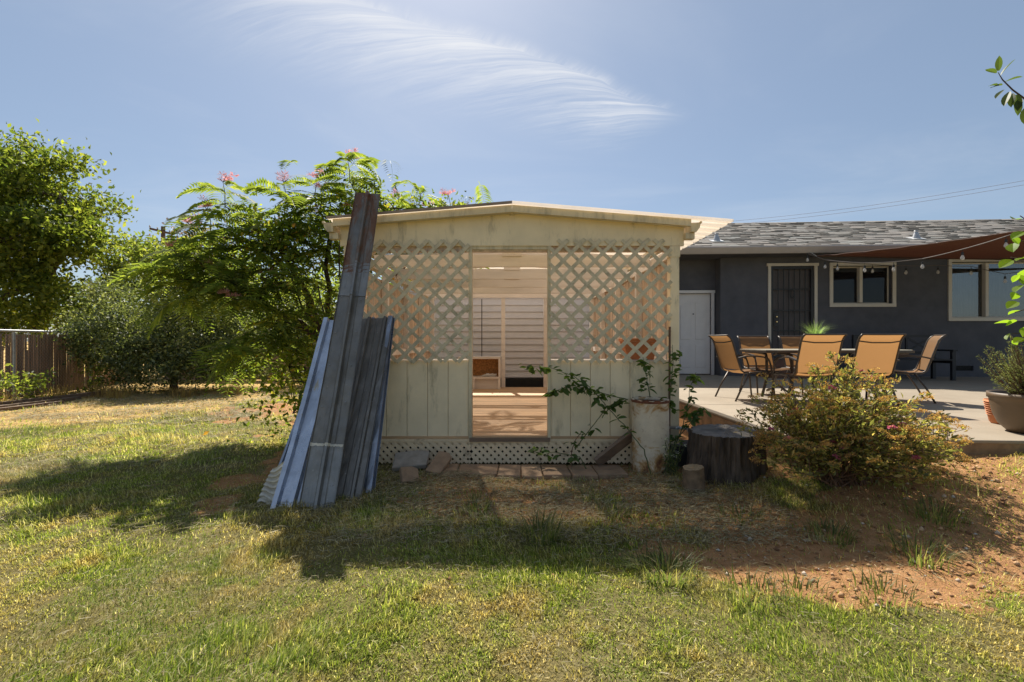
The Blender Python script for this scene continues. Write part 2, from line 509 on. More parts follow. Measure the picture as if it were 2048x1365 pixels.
def mk_fabric(name, c, tr, amt=0.5):
    t = NT(name)
    w = t.n.new('ShaderNodeTexWave'); w.inputs['Scale'].default_value = 60; w.inputs['Distortion'].default_value = 1
    t.l.new(t.co(), w.inputs[0])
    col = t.mix(t.math('MULTIPLY', w.outputs['Fac'], 0.3), c, tuple(x*0.55 for x in c))
    col = t.mix(t.math('MULTIPLY', t.rng(t.noise(7, 5, 0.6), 0.35, 0.75), 0.3), col, tuple(x*0.6 for x in c))
    t.color(col); t.set(Roughness=0.75); t.through('translucent', amt, tr)
    return t.m
M['sling'] = mk_fabric('sling_fabric', (0.29, 0.16, 0.07), (0.40, 0.205, 0.075), 0.5)
M['sail'] = mk_fabric('shade_cloth', (0.26, 0.15, 0.105), (0.20, 0.085, 0.05), 0.42)

def mk_rusttank():
    t = NT('rusty_tank')
    col = t.ramp(t.noise(4, 5, 0.6), [(0.3, (0.58,0.47,0.34)), (0.7, (0.80,0.68,0.51))])
    sp = t.n.new('ShaderNodeSeparateXYZ'); t.l.new(t.co(), sp.inputs[0])
    low = t.rng(sp.outputs[2], 0.02, 0.45, 0.19, 0.0)
    low2 = t.rng(sp.outputs[2], 0.52, 0.66, 0.0, 0.09)
    n = t.math('ADD', t.math('ADD', t.noise(5.5, 8, 0.72, None, 0.6), low), low2)
    col = t.mix(t.math('MULTIPLY', t.rng(t.noise(26, 6, 0.75), 0.56, 0.70), 0.75), col, (0.30,0.17,0.08))
    col = t.mix(t.rng(n, 0.55, 0.70), col, (0.46,0.25,0.085))
    col = t.mix(t.rng(n, 0.66, 0.78), col, (0.15,0.052,0.022))
    t.color(col); t.set(Roughness=0.7); t.bump(n, 0.3, 0.01); return t.m
M['tank'] = mk_rusttank()
M['rust'] = simple('rust', (0.17, 0.06, 0.03), 0.9, var=0.5, nscale=20, bump=0.5)

def mk_leaf(name, stops, tr=0.4, rough=0.45, trc=None, clump=0.0):
    """leaf colours spread over the separate leaves"""
    t = NT(name)
    col = t.ramp(t.rnd(True), stops)
    if clump:
        col = t.mix(t.math('MULTIPLY', t.rng(t.noise(clump, 3), 0.35, 0.7), 0.6), col, t.mix(1.0, col, (0.55,0.6,0.5), 'MULTIPLY'))
    t.color(col); t.set(Roughness=max(rough, 0.5)); t.b.inputs['Specular IOR Level'].default_value = 0.3
    t.through('translucent', min(0.62, tr+0.15), t.mix(1.0, col, trc or (2.1, 2.1, 0.9), 'MULTIPLY'))
    return t.m
M['leaf_tree'] = mk_leaf('tree_leaf', [(0, (0.06,0.09,0.022)), (0.5, (0.12,0.155,0.034)), (1, (0.27,0.29,0.065))], 0.45, clump=0.5)
M['leaf_bush'] = mk_leaf('bush_leaf', [(0, (0.05,0.068,0.03)), (0.55, (0.115,0.14,0.065)), (1, (0.30,0.32,0.17))], 0.25, 0.35)
M['leaf_hedge'] = mk_leaf('hedge_leaf', [(0, (0.08,0.115,0.03)), (0.6, (0.16,0.20,0.05)), (1, (0.30,0.31,0.09))], 0.4)
M['leaf_red'] = mk_leaf('thin_tree_leaf', [(0, (0.08,0.05,0.04)), (0.6, (0.15,0.09,0.07)), (1, (0.20,0.15,0.10))], 0.3)
M['frond'] = mk_leaf('mimosa_frond', [(0, (0.085,0.12,0.032)), (0.6, (0.145,0.185,0.045)), (1, (0.26,0.285,0.075))], 0.45)
M['vineleaf'] = mk_leaf('round_leaf', [(0, (0.075,0.11,0.025)), (0.7, (0.15,0.20,0.035)), (0.93, (0.31,0.33,0.06)), (1, (0.42,0.22,0.05))], 0.5)
M['roseleaf'] = mk_leaf('rose_leaf', [(0, (0.04,0.075,0.025)), (0.7, (0.08,0.13,0.04)), (1, (0.18,0.12,0.05))], 0.35, 0.35)
M['limeleaf'] = mk_leaf('bright_leaf', [(0, (0.10,0.19,0.02)), (1, (0.20,0.29,0.035))], 0.5, 0.4)
M['plumleaf'] = mk_leaf('dark_leaf', [(0, (0.035,0.06,0.02)), (1, (0.07,0.10,0.03))], 0.35, 0.4)
M['spirea'] = mk_leaf('spirea_leaf', [(0, (0.08,0.085,0.035)), (0.5, (0.18,0.185,0.075)), (0.8, (0.32,0.29,0.12)), (1, (0.52,0.38,0.22))], 0.4, 0.35)
M['spirea_dry'] = mk_leaf('dry_flower', [(0, (0.26,0.14,0.06)), (0.6, (0.38,0.225,0.10)), (1, (0.50,0.34,0.17))], 0.35, 0.8)
M['spirea_pink'] = mk_leaf('pink_flower', [(0, (0.55,0.10,0.22)), (1, (0.75,0.30,0.40))], 0.35, 0.7, (1.2,0.9,0.9))
M['silk'] = mk_leaf('silk_flower', [(0, (0.60,0.26,0.26)), (1, (0.80,0.55,0.50))], 0.4, 0.7, (1.1,0.8,0.8))
M['rosemary'] = mk_leaf('rosemary_leaf', [(0, (0.08,0.10,0.05)), (0.6, (0.15,0.175,0.09)), (1, (0.26,0.27,0.16))], 0.35)
M['tablegrass'] = mk_leaf('ornamental_grass', [(0, (0.09,0.16,0.06)), (1, (0.24,0.32,0.17))], 0.4)
M['white_petal'] = mk_leaf('white_petal', [(0, (0.6,0.6,0.5)), (1, (0.8,0.8,0.75))], 0.3)
M['weed'] = mk_leaf('weed_blade', [(0, (0.06,0.085,0.03)), (0.6, (0.11,0.14,0.055)), (1, (0.30,0.27,0.14))], 0.4)
M['dryweed'] = mk_leaf('dry_weed', [(0, (0.22,0.14,0.06)), (1, (0.45,0.33,0.16))], 0.35, 0.8)
# ------------------------------------------------------------------ ground
def gh(x, y):
    x = np.asarray(x, float); y = np.asarray(y, float)
    near = np.exp(-((np.maximum(np.abs(x)-12, 0))**2 + np.maximum(y-14, 0)**2)/8)
    h = 0.25*smooth01((x-1.5)/1.7)*smooth01((y-2.3)/1.3)*smooth01((16-x)/4)
    h = h + near*((fbm(x, y, 1.3, 3)-0.5)*0.06 + (fbm(x, y, 7, 2)-0.5)*0.018)
    flat = smooth01((1.9-np.abs(x))/0.15)*smooth01((y-4.0)/0.3)*smooth01((10.5-y)/0.3)
    return h*(1-flat*0.6) - flat*0.02
def dirt(x, y):
    n = fbm(x, y, 1.9, 4)-0.5
    n2 = fbm(x+20, y, 5.0, 3)-0.5
    e = lambda cx_, cy_, rx, ry: 1-np.sqrt(((x-cx_)/rx)**2+((y-cy_)/ry)**2)
    m = np.maximum.reduce([e(1.9, 2.5, 1.4, 0.55), e(3.6, 3.05, 1.6, 1.0), e(2.6, 2.8, 1.2, 0.6),
                           0.75*e(0.35, 3.9, 1.7, 0.75), 0.6*e(-3.6, 8.0, 1.6, 1.6), 0.8*e(2.0, 6.0, 0.7, 3.5), 0.75*e(1.3, 3.3, 1.4, 0.6),
                           0.25*e(-2.0, 5.0, 0.9, 1.2)])
    return smooth01((m + n*1.1 + n2*0.55 + 0.02)/0.34)
def straw(x, y):
    n = fbm(x+5, y+9, 0.9, 4)-0.5
    s = (-5.9-x)*0.75 + (y-7.4)*0.5 + n*1.6
    s = np.maximum(s, (y-11)*1.0)
    return smooth01(s/0.9+0.3)
def axis(lo, hi, step, far):
    mid = np.arange(lo, hi+1e-6, step)
    g = [hi]; st = step
    while g[-1] < far: st *= 1.35; g.append(g[-1]+st)
    l = [lo]; st = step
    while l[-1] > -far: st *= 1.35; l.append(l[-1]-st)
    return np.concatenate([np.array(l[:0:-1]), mid, np.array(g[1:])])
gx = axis(-12, 7, 0.085, 900); gy = axis(0.6, 12, 0.085, 900)
GX, GY = np.meshgrid(gx, gy)
GZ = gh(GX, GY)
nx, ny = len(gx), len(gy)
V = np.stack([GX.ravel(), GY.ravel(), GZ.ravel()], 1)
ii = np.arange(nx*ny).reshape(ny, nx)
Fq = np.stack([ii[:-1,:-1].ravel(), ii[:-1,1:].ravel(), ii[1:,1:].ravel(), ii[1:,:-1].ravel()], 1)
def mk_ground():
    t = NT('lawn_soil')
    fineN = t.noise(38, 6, 0.75); mid = t.noise(5, 6, 0.7); big = t.noise(0.8, 4, 0.6)
    lawn = t.ramp(mid, [(0.25, (0.07,0.06,0.025)), (0.5, (0.16,0.135,0.055)), (0.75, (0.28,0.22,0.10))])
    lawn = t.mix(t.rng(fineN, 0.35, 0.75), lawn, t.ramp(big, [(0.35, (0.22,0.20,0.065)), (0.7, (0.36,0.28,0.125))]))
    soil = t.ramp(t.noise(9, 7, 0.75), [(0.2, (0.27,0.125,0.055)), (0.5, (0.45,0.235,0.105)), (0.8, (0.56,0.33,0.165))])
    soil = t.mix(t.rng(fineN, 0.60, 0.72), soil, (0.14,0.08,0.04))
    st = t.ramp(t.noise(14, 7, 0.75, t.mapping((1,2.5,1))), [(0.25, (0.32,0.19,0.065)), (0.5, (0.56,0.37,0.14)), (0.8, (0.68,0.50,0.24))])
    dm = t.rng(t.math('ADD', t.attr('dirt'), t.math('MULTIPLY', t.math('SUBTRACT', t.noise(16, 5, 0.7), 0.5), 0.9)), 0.35, 0.62)
    sm = t.rng(t.math('ADD', t.attr('straw'), t.math('MULTIPLY', t.math('SUBTRACT', t.noise(7, 5, 0.7), 0.5), 0.8)), 0.3, 0.65)
    col = t.mix(dm, t.mix(sm, lawn, st), soil)
    t.color(col); t.set(Roughness=0.95); t.b.inputs['Specular IOR Level'].default_value = 0.1
    t.bump(t.math('ADD', fineN, t.math('MULTIPLY', t.noise(90, 4, 0.7), 0.5)), 0.9, 0.025)
    return t.m
ground = raw_mesh('ground', V, Fq, mk_ground(), smooth=True)
for nm, fn in (('dirt', dirt), ('straw', straw)):
    a = ground.data.attributes.new(nm, 'FLOAT', 'POINT')
    a.data.foreach_set('value', fn(V[:,0], V[:,1]).astype(np.float32))
tag(ground, kind='structure')

# ------------------------------------------------------------------ patio slab (with sawn joints: separate slabs)
PZ = 0.37
patio = MB().prism([(2.37,3.95),(14,3.3),(14,10.9),(2.37,12.6)], 'z', 0.06, PZ-0.03).build('patio', M['slabside'])
tag(patio, kind='structure')
xs = [2.36, 4.62, 7.0, 9.6, 14.01]
def yf(x): return 3.94 - (x-2.36)*0.056
def yb(x): return 12.7 - (x-2.36)*0.12
for i in range(4):
    x0 = xs[i]+0.008; x1 = xs[i+1]
    for (t0_, t1_) in ((0, 0.24), (0.242, 0.52), (0.522, 1.0)):
        g = lambda x, t_: yf(x)+(yb(x)-yf(x))*t_
        a = [(x0, g(x0,t0_)+0.004), (x1, g(x1,t0_)+0.004), (x1, g(x1,t1_)), (x0, g(x0,t1_))]
        s_ = MB().prism(a, 'z', PZ-0.03, PZ).build('slab', M['concrete'], patio)
        bv = s_.modifiers.new('edge', 'BEVEL'); bv.width = 0.008; bv.segments = 2

# ------------------------------------------------------------------ house
HA = R(3.2)
H0 = P(1441, 753, 11.0); H0.z = PZ
house = thing('house', 'single-storey house with dark grey stucco walls and grey shingle roof', 'house', H0, -HA)
Hinv = Matrix.Translation(H0) @ Matrix.Rotation(-HA, 4, 'Z')
Hinv = Hinv.inverted()
def hp(px, py, v=0.0):
    """pixel -> (u, w) on the facade plane at local depth v (v>0 is further back)"""
    c = Hinv @ Vector((0, 0, CAMZ)); e = Hinv @ P(px, py, 1.0)
    d = e - c; k = (v - c.y)/d.y; q_ = c + d*k
    return q_.x, q_.z
def hb(name, mb, mat, parent=None, **k):
    return mb.build(name, mat, parent or house, local=True, **k)
UR = 12.5            # right end of the house, outside the picture
EV = -0.55           # eave line in front of the wall
WT = hp(1600, 506, EV)[1]
# wall cut round its openings
d1u0, d1top = hp(1541, 533); d1u1, _ = hp(1628, 533); d1bot = 0.42
w1 = (hp(1665, 0)[0], hp(1725, 608)[1], hp(1784, 0)[0], hp(1725, 532)[1])
w2 = (hp(1902, 0)[0], hp(1990, 636)[1], hp(1902, 0)[0]+2.1, hp(1990, 524)[1])
vent = (hp(1910, 0)[0], hp(1930, 742)[1], hp(1947, 0)[0], hp(1930, 732)[1])
def wall_with_holes(u0, u1, z0, z1, holes, v0, v1):
    mb = MB()
    us = sorted({u0, u1, *[h[0] for h in holes], *[h[2] for h in holes]})
    for a, b in zip(us[:-1], us[1:]):
        hs = sorted([h for h in holes if h[0] <= a+1e-6 and h[2] >= b-1e-6], key=lambda h: h[1])
        z = z0
        for h in hs:
            mb.box((a, v0, z), (b, v1, h[1])); z = h[3]
        mb.box((a, v0, z), (b, v1, z1))
    return mb
wall = hb('wall', wall_with_holes(0, UR, -0.02, WT, [(d1u0, d1bot, d1u1, d1top), w1, w2, vent], 0, 0.16), M['stucco'])
hb('side_wall', MB().box((0, 0.16, -0.02), (0.12, 0.42, WT)), M['stucco'])
RV = 0.32            # the garage wall is set back
gd = (hp(1352, 0, RV)[0], 0.02, hp(1422, 0, RV)[0], hp(1400, 587, RV)[1])
hb('garage_wall', wall_with_holes(-5.0, 0.0, -0.02, WT, [(gd[0], 0.0, gd[2], gd[3])], RV, RV+0.15), M['stucco'])
hb('back_wall', MB().box((-5, 7.9, -0.3), (UR, 8.05, WT)), M['stucco'])
hb('interior_floor', MB().box((0.2, 0.2, 0.30), (UR-0.1, 7.8, 0.40)), M['darkroom'])
hb('interior_wall', MB().box((0.2, 2.4, 0.42), (UR-0.1, 2.5, WT-0.02)), M['darkroom'])
# eave: soffit, gutter
hb('soffit', MB().box((-5.2, EV+0.02, WT), (UR+0.4, 8.5, WT+0.03)), M['stucco'])
zt = hp(1600, 493, EV)[1]
g = MB().prism([(EV-0.10, zt), (EV-0.11, zt-0.03), (EV-0.07, WT+0.04), (EV-0.04, WT-0.01), (EV+0.02, WT-0.01), (EV+0.02, zt)], 'x', -5.2, UR+0.4)
hb('gutter', g, M['fascia'])
# roof: a deck and rows of shingles
RIDGE_V = 4.0
rz0 = zt-0.01; rz1 = hp(1700, 444, RIDGE_V)[1]
SL = Vector((0, RIDGE_V-EV+0.06, rz1-rz0)); slen = SL.length; sd = SL.normalized()
sn = Vector((0, -sd.z, sd.y))
r0 = Vector((0, EV-0.06, rz0))
roof = hb('roof', MB().prism([(r0.y, rz0-0.004), (RIDGE_V, rz1-0.004), (8.6, rz0-0.004)], 'x', -5.3, UR+0.45), simple('roof_deck', (0.10,0.095,0.09), 0.9))
rows = 30; vs = []; fs = []
rg = random.Random(5)
Ms = NT('shingles')
Ms.color(Ms.mix(Ms.math('MULTIPLY', Ms.noise(90, 3, 0.7), 0.5), Ms.ramp(Ms.rnd(True), [(0, (0.20,0.185,0.17)), (0.3, (0.27,0.245,0.22)), (0.55, (0.32,0.275,0.235)), (0.78, (0.255,0.26,0.24)), (1, (0.38,0.335,0.285))]), (0.20,0.19,0.18)))
Ms.set(Roughness=0.95)
for r_ in range(rows):
    s0 = slen*r_/rows; s1 = slen*(r_+1)/rows + 0.02
    u = -5.3 - rg.random()*0.3
    while u < UR+0.45:
        w_ = rg.uniform(0.16, 0.42); th = rg.choice((0.006, 0.006, 0.016, 0.02))
        ext = rg.choice((0, 0, 0.0, 0.035))
        a = r0 + sd*(s0-ext); b = r0 + sd*s1
        p = [Vector((u, a.y, a.z))+sn*(th+0.006), Vector((u+w_-0.004, a.y, a.z))+sn*(th+0.006),
             Vector((u+w_-0.004, b.y, b.z))+sn*0.003, Vector((u, b.y, b.z))+sn*0.003,
             Vector((u, a.y, a.z)), Vector((u+w_-0.004, a.y, a.z))]
        k = len(vs); vs += p
        fs += [(k, k+1, k+2, k+3), (k+4, k+5, k+1, k)]
        u += w_
mb = MB(); mb.v = [tuple(p) for p in vs]; mb.f = fs
tag(hb('shingles', mb, Ms.m, roof), kind='stuff')
for i in range(60):
    u = -5.3 + i*0.31
    rc = MB().prism([(RIDGE_V-0.14, rz1-0.045), (RIDGE_V, rz1+0.016), (RIDGE_V+0.14, rz1-0.045), (RIDGE_V, rz1-0.004)], 'x', u, u+0.29+rg.uniform(0,0.018))
    hb('ridge_cap', rc, Ms.m, roof)
# roof vents
for (px, py) in ((1433, 483), (1832, 484)):
    uu, ww = hp(px, py, EV+0.75)
    k = (EV+0.75-r0.y)/sd.y
    zz = (r0+sd*k).z
    v_ = hb('roof_vent', MB().lathe([(0.001,0.19),(0.035,0.19),(0.045,0.17),(0.035,0.155),(0.08,0.02),(0.09,-0.03)], 16, (uu, EV+0.75, zz+0.02)), M['galv'], smooth=False)
    fl = MB()
    c_ = Vector((uu, EV+0.75, zz))+sn*0.03
    fl.add([c_+Vector((a, 0, 0))+sd*b for a, b in ((-0.14,-0.12),(0.14,-0.12),(0.14,0.14),(-0.14,0.14))] + [c_-sn*0.015+Vector((a, 0, 0))+sd*b for a, b in ((-0.14,-0.12),(0.14,-0.12),(0.14,0.14),(-0.14,0.14))],
           [(0,1,2,3),(0,4,5,1),(1,5,6,2),(2,6,7,3),(3,7,4,0)])
    hb('flashing', fl, M['white_metal'], v_)
# windows
def casing(rect, v, w, name, parent, head=0.0, bottom=True):
    u0, z0, u1, z1 = rect
    mb = MB()
    mb.box((u0-w, v-0.03, z0), (u0, v+0.05, z1)); mb.box((u1, v-0.03, z0), (u1+w, v+0.05, z1))
    mb.box((u0-w-head, v-0.034, z1), (u1+w+head, v+0.05, z1+w))
    if bottom: mb.box((u0-w, v-0.034, z0-w), (u1+w, v+0.05, z0))
    return hb(name, mb, M['housetrim'], parent)
for rect, mull in ((w1, hp(1724, 0)[0]), (w2, hp(1977, 0)[0])):
    u0, z0, u1, z1 = rect
    wdw = hb('window', MB().box((u0+0.002, 0.10, z0+0.002), (u0+0.035, 0.15, z1-0.002)).box((u1-0.035, 0.10, z0+0.002), (u1-0.002, 0.15, z1-0.002))
             .box((u0+0.035, 0.10, z0+0.002), (u1-0.035, 0.15, z0+0.035)).box((u0+0.035, 0.10, z1-0.035), (u1-0.035, 0.15, z1-0.002)), M['housetrim'])
    casing((u0, z0, u1, z1), 0.0, 0.075, 'casing', wdw)
    hb('mullion', MB().box((mull-0.035, 0.03, z0+0.035), (mull+0.035, 0.14, z1-0.035)), M['housetrim'], wdw)
    gm = M['sunglass'] if rect is w2 else M['glass']
    hb('pane', MB().box((u0+0.035, 0.12, z0+0.035), (mull-0.035, 0.126, z1-0.035)), gm, wdw)
    hb('pane', MB().box((mull+0.035, 0.105, z0+0.035), (u1-0.035, 0.111, z1-0.035)), gm, wdw)
    if rect is w2:
        for k in range(2):
            a0 = u0+0.04 if k == 0 else mull+0.05; a1 = mull-0.05 if k == 0 else u1-0.05
            pts = []; n_ = 46
            for i in range(n_+1):
                uu = a0+(a1-a0)*i/n_; pts.append((uu, 0.24+0.025*math.sin(i*1.5)+0.012*math.sin(i*0.6)))
            mb = MB(); zt_ = z1-0.10-0.28*k*0.5
            for (uu, vv) in pts: mb.v += [(uu, vv, z0+0.02), (uu, vv+0.01, zt_)]
            mb.f = [(2*i, 2*i+2, 2*i+3, 2*i+1) for i in range(n_)]
            hb('curtain', mb, M['curtain'], wdw, smooth=True)  # made-up curtain, its pale colour stands in for a reflection in the panes
    else:
        hb('blind', MB().box((u0+0.04, 0.2, z1-0.12), (u1-0.04, 0.22, z1-0.03)), M['curtain'], wdw)
# security door in its cased opening
sdr = hb('security_door', MB().box((d1u0+0.005, 0.0, d1bot), (d1u0+0.065, 0.05, d1top-0.005)).box((d1u1-0.065, 0.0, d1bot), (d1u1-0.005, 0.05, d1top-0.005))
         .box((d1u0+0.065, 0.0, d1top-0.07), (d1u1-0.065, 0.05, d1top-0.005)).box((d1u0+0.065, 0.0, d1bot), (d1u1-0.065, 0.05, d1bot+0.12)), M['iron'])
casing((d1u0, d1bot, d1u1, d1top), 0.0, 0.065, 'casing', sdr, head=0.03, bottom=False)
hb('inner_door', MB().box((d1u0+0.002, 0.09, d1bot), (d1u1-0.002, 0.13, d1top-0.002)), M['innerdoor'], sdr)
for i in range(1, 7):
    uu = d1u0+0.065+(d1u1-d1u0-0.13)*i/7
    hb('bar', MB().box((uu-0.009, 0.012, d1bot+0.12), (uu+0.009, 0.032, d1top-0.07)), M['iron'], sdr)
for k in (0.30, 0.52, 0.75):
    zz = d1bot+(d1top-d1bot)*k
    hb('cross_bar', MB().box((d1u0+0.065, 0.007, zz-0.012), (d1u1-0.065, 0.037, zz+0.012)), M['iron'], sdr)
uc = (d1u0+d1u1)/2; zc_ = d1bot+(d1top-d1bot)*0.70
for sxx in (-1, 1):
    for szz in (-1, 1):
        pts = [(uc+sxx*(0.02+0.075*(1-math.exp(-a*0.6))*math.cos(a*0.9)), 0.0, zc_+szz*(0.05+0.055*math.sin(a))) for a in np.linspace(0, 4.4, 14)]
        hb('scroll', MB().tube(pts, 0.007, 6), M['iron'], sdr)
lk = hb('lock_plate', MB().box((d1u0+0.07, -0.012, d1bot+0.78), (d1u0+0.17, 0.0, d1bot+1.10)), M['iron'], sdr)
for zz in (0.88, 1.0):
    hb('knob', MB().lathe([(0.001,0.05),(0.022,0.045),(0.028,0.03),(0.015,0.012),(0.03,0)], 12).build('tmp', None).data and MB().box((d1u0+0.105, -0.06, d1bot+zz-0.02), (d1u0+0.145, -0.012, d1bot+zz+0.02), None, 0.008), M['brass'], sdr)
for o_ in [o for o in bpy.data.objects if o.name.startswith('tmp')]: bpy.data.objects.remove(o_)
st_ = hb('door_step', MB().box((d1u0-0.3, -0.75, 0.0), (d1u1+0.3, -0.001, 0.20), None, 0.01), M['stepwood'])
hb('door_step', MB().box((d1u0-0.3, -0.38, 0.201), (d1u1+0.3, -0.001, 0.40), None, 0.01), M['stepwood'])
# white panelled garage door
gu0, gz0, gu1, gz1 = gd
wd = hb('white_door', MB().box((gu0+0.004, RV+0.06, gz0), (gu1-0.004, RV+0.10, gz1-0.004)), M['whitedoor'])
mb = MB(); w = 0.07
mb.box((gu0-w, RV-0.03, 0), (gu0, RV+0.05, gz1)).box((gu1, RV-0.03, 0), (gu1+w, RV+0.05, gz1)).box((gu0-w-0.02, RV-0.035, gz1), (gu1+w+0.02, RV+0.05, gz1+w))
hb('door_casing', mb, M['whitedoor'], wd)
pw = (gu1-gu0-0.36)/2
for i in range(2):
    a0 = gu0+0.12+i*(pw+0.12)
    for (b0, b1, arch) in ((0.16, 0.72, 0), (0.86, 1.80, 1)):
        poly = [(a0, gz0+b0), (a0+pw, gz0+b0)]
        hi_l = gz0+b1 - (0.10 if arch and i == 0 else 0); hi_r = gz0+b1 - (0.10 if arch and i == 1 else 0)
        for t_ in np.linspace(1, 0, 7): poly.append((a0+pw*t_, hi_l+(hi_r-hi_l)*(t_*t_*(3-2*t_))))
        p_ = hb('door_panel', MB().prism(poly, 'y', RV+0.048, RV+0.06), M['whitedoor'], wd)
        bv = p_.modifiers.new('b', 'BEVEL'); bv.width = 0.01
hb('peephole', MB().box((gu1-0.43, RV+0.052, gz0+1.48), (gu1-0.40, RV+0.06, gz0+1.51)), M['iron'], wd)
# foundation vent with louvres
vt = hb('foundation_vent', MB().box((vent[0], 0.10, vent[1]), (vent[2], 0.14, vent[3])), M['dark'])
for k in range(4):
    zz = vent[1]+(vent[3]-vent[1])*(k+0.5)/4
    hb('louvre', MB().box((vent[0], 0.03, zz-0.006), (vent[2], 0.08, zz+0.003), None), M['iron'], vt)

# ------------------------------------------------------------------ shed
SY = 4.53
S = F/SY
def sx_(px): return (px-1024)/S
def sz_(py): return CAMZ-(py-682.5)/S
shed = thing('garden_shed', 'cream painted garden shed with lattice front and open doorway', 'shed', (0, SY, 0))
BK = 9.3
FLZ = sz_(872)
# floor frame, coloured near-black for the shade beneath, and boards running across
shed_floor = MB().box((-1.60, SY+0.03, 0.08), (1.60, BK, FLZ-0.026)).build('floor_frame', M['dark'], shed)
yy = SY-0.02
while yy < BK-0.02:
    MB().box((-1.60, yy, FLZ-0.025), (1.60, min(yy+0.139, BK), FLZ-random.uniform(0, 0.002))).build('floor_board', M['floor'], shed_floor)
    yy += 0.1425
MB().box((-0.42, SY-0.05, FLZ-0.05), (0.375, SY-0.025, FLZ-0.012)).build('threshold', M['plank'], shed)
# grooved plywood siding, board by board
ZS0 = sz_(878); ZS1 = sz_(722)
for (a, b, nm) in ((-1.655, -0.43, 'l'), (0.385, 1.565, 'r')):
    n_ = round((b-a)/0.2035); st = (b-a)/n_
    for i in range(n_):
        MB().box((a+i*st+0.0022, SY-0.012, ZS0+random.uniform(-0.002,0.002)), (a+(i+1)*st-0.0022, SY+0.004, ZS1), None, 0.002).build('siding_board', M['cream'], shed)
    MB().box((a, SY+0.004, ZS0), (b, SY+0.016, ZS1)).build('siding_backing', M['cream'], shed)
    MB().box((a, SY+0.016, ZS1-0.03), (b, SY+0.26, ZS1+0.008)).build('sill', M['inner'], shed)
# posts
for (a, b) in ((-0.43, -0.395), (0.353, 0.385)):
    MB().box((a, SY-0.03, FLZ-0.03), (b, SY+0.06, 2.20), None, 0.003).build('door_post', M['trim'], shed)
for s_ in (-1, 1):
    MB().box((s_*1.566, SY-0.025, 0.10), (s_*1.657, SY+0.065, 2.12), None, 0.004).build('corner_post', M['cream'], shed)
    MB().box((s_*1.56, SY-0.030, 2.04), (s_*1.665, SY+0.07, 2.15), None, 0.003).build('post_cap', M['cream'], shed)
# gable header, seam at the middle
ap = 2.50; sl = 0.0793
for s_ in (-1, 1):
    poly = [(s_*0.0006, 2.152), (s_*1.70, 2.152), (s_*1.70, ap-sl*1.70-0.03), (s_*0.0006, ap-0.03)]
    MB().prism(poly, 'y', SY-0.032 if s_ > 0 else SY-0.031, SY+0.0).build('gable_board', M['cream'], shed)
MB().box((-0.395, SY-0.02, 2.118), (0.353, SY+0.06, 2.152)).build('door_header', M['trim'], shed)
MB().box((-1.56, SY+0.001, 2.10), (1.56, SY+0.05, 2.20)).build('top_plate', M['innerwall'], shed)
for s_ in (-1, 1):
    poly = [(s_*0.001, ap+0.025), (s_*1.73, ap+0.025-sl*1.73), (s_*1.73, ap-0.043-sl*1.73), (s_*0.001, ap-0.043)]
    MB().prism(poly, 'y', SY-0.14, SY-0.105).build('rake_board', M['trim'], shed)
    MB().prism([(s_*0.001, ap-0.005), (s_*1.72, ap-0.005-sl*1.72), (s_*1.72, ap-0.03-sl*1.72), (s_*0.001, ap-0.03)], 'y', SY-0.105, SY+0.1).build('barge_soffit', M['inner'], shed)
    # gutter along the eave with its end cap
    gx0 = 1.735
    prof = [(s_*gx0, 2.355), (s_*gx0, 2.27), (s_*(gx0+0.055), 2.27), (s_*(gx0+0.085), 2.31), (s_*(gx0+0.095), 2.36)]
    gt = MB().prism(prof, 'y', SY-0.12, BK-0.3).build('eave_gutter', M['trim'], shed)
    MB().box((s_*(gx0-0.04), SY-0.09, 2.205), (s_*(gx0+0.05), SY-0.02, 2.268), None, 0.004).build('rafter_end', M['trim'], shed)
    MB().prism([(s_*(gx0+0.08), 2.36), (s_*(gx0+0.08), 2.35), (s_*(gx0+0.105), 2.352), (s_*(gx0+0.105), 2.37), (s_*(gx0+0.09), 2.372)], 'y', SY-0.125, BK-0.3).build('gutter_lip', M['trim'], gt)
MB().box((-0.05, SY+0.0, 2.152), (0.05, SY+0.02, ap-0.05)).build('seam_light_stop', M['trim'], shed)  # added unseen strip, keeps sun from leaking through the gable seam
MB().box((-0.02, SY-0.104, ap-0.05), (0.02, SY-0.033, ap-0.008)).build('ridge_block', M['trim'], shed)
# lattice slats: two crossed layers
LW = 0.0375; STEP = 0.1505
def slat_panel(x0, x1, z0, z1, off, STEP=0.1505):
    for layer, sgn in ((0, 1), (1, -1)):
        y0 = SY-0.052 if layer == 0 else SY-0.043
        if sgn > 0: cs = np.arange(x0-z1, x1-z0, STEP)
        else: cs = np.arange(x0+z0, x1+z1, STEP)
        for c in cs + off:
            # line x - sgn*z = c
            zs = [z0, z1]
            za = max(z0, (x0-c)*sgn if sgn > 0 else (c-x1)); zb = min(z1, (x1-c)*sgn if sgn > 0 else (c-x0))
            if zb-za < 0.05: continue
            pa = Vector((c+sgn*za, 0, za)); pb = Vector((c+sgn*zb, 0, zb))
            j = random.uniform(-0.004, 0.004)
            d = (pb-pa).normalized(); nrm = Vector((d.z, 0, -d.x))
            e0 = random.uniform(-0.006, 0.012); e1 = random.uniform(-0.006, 0.012)
            w_ = LW*(1.0 if layer == 0 else 0.9)*random.uniform(0.93, 1.05)
            A = pa-d*e0; B = pb+d*e1
            poly = [(A+nrm*w_/2), (B+nrm*w_/2), (B-nrm*w_/2), (A-nrm*w_/2)]
            MB().prism([(p.x+j, p.z) for p in poly], 'y', y0, y0+0.0085).build('lattice_slat', M['lattice'], shed)
slat_panel(-1.62, -0.425, sz_(724), sz_(484), 0.03)
slat_panel(0.375, 1.562, sz_(724), sz_(482), 0.02, 0.158)
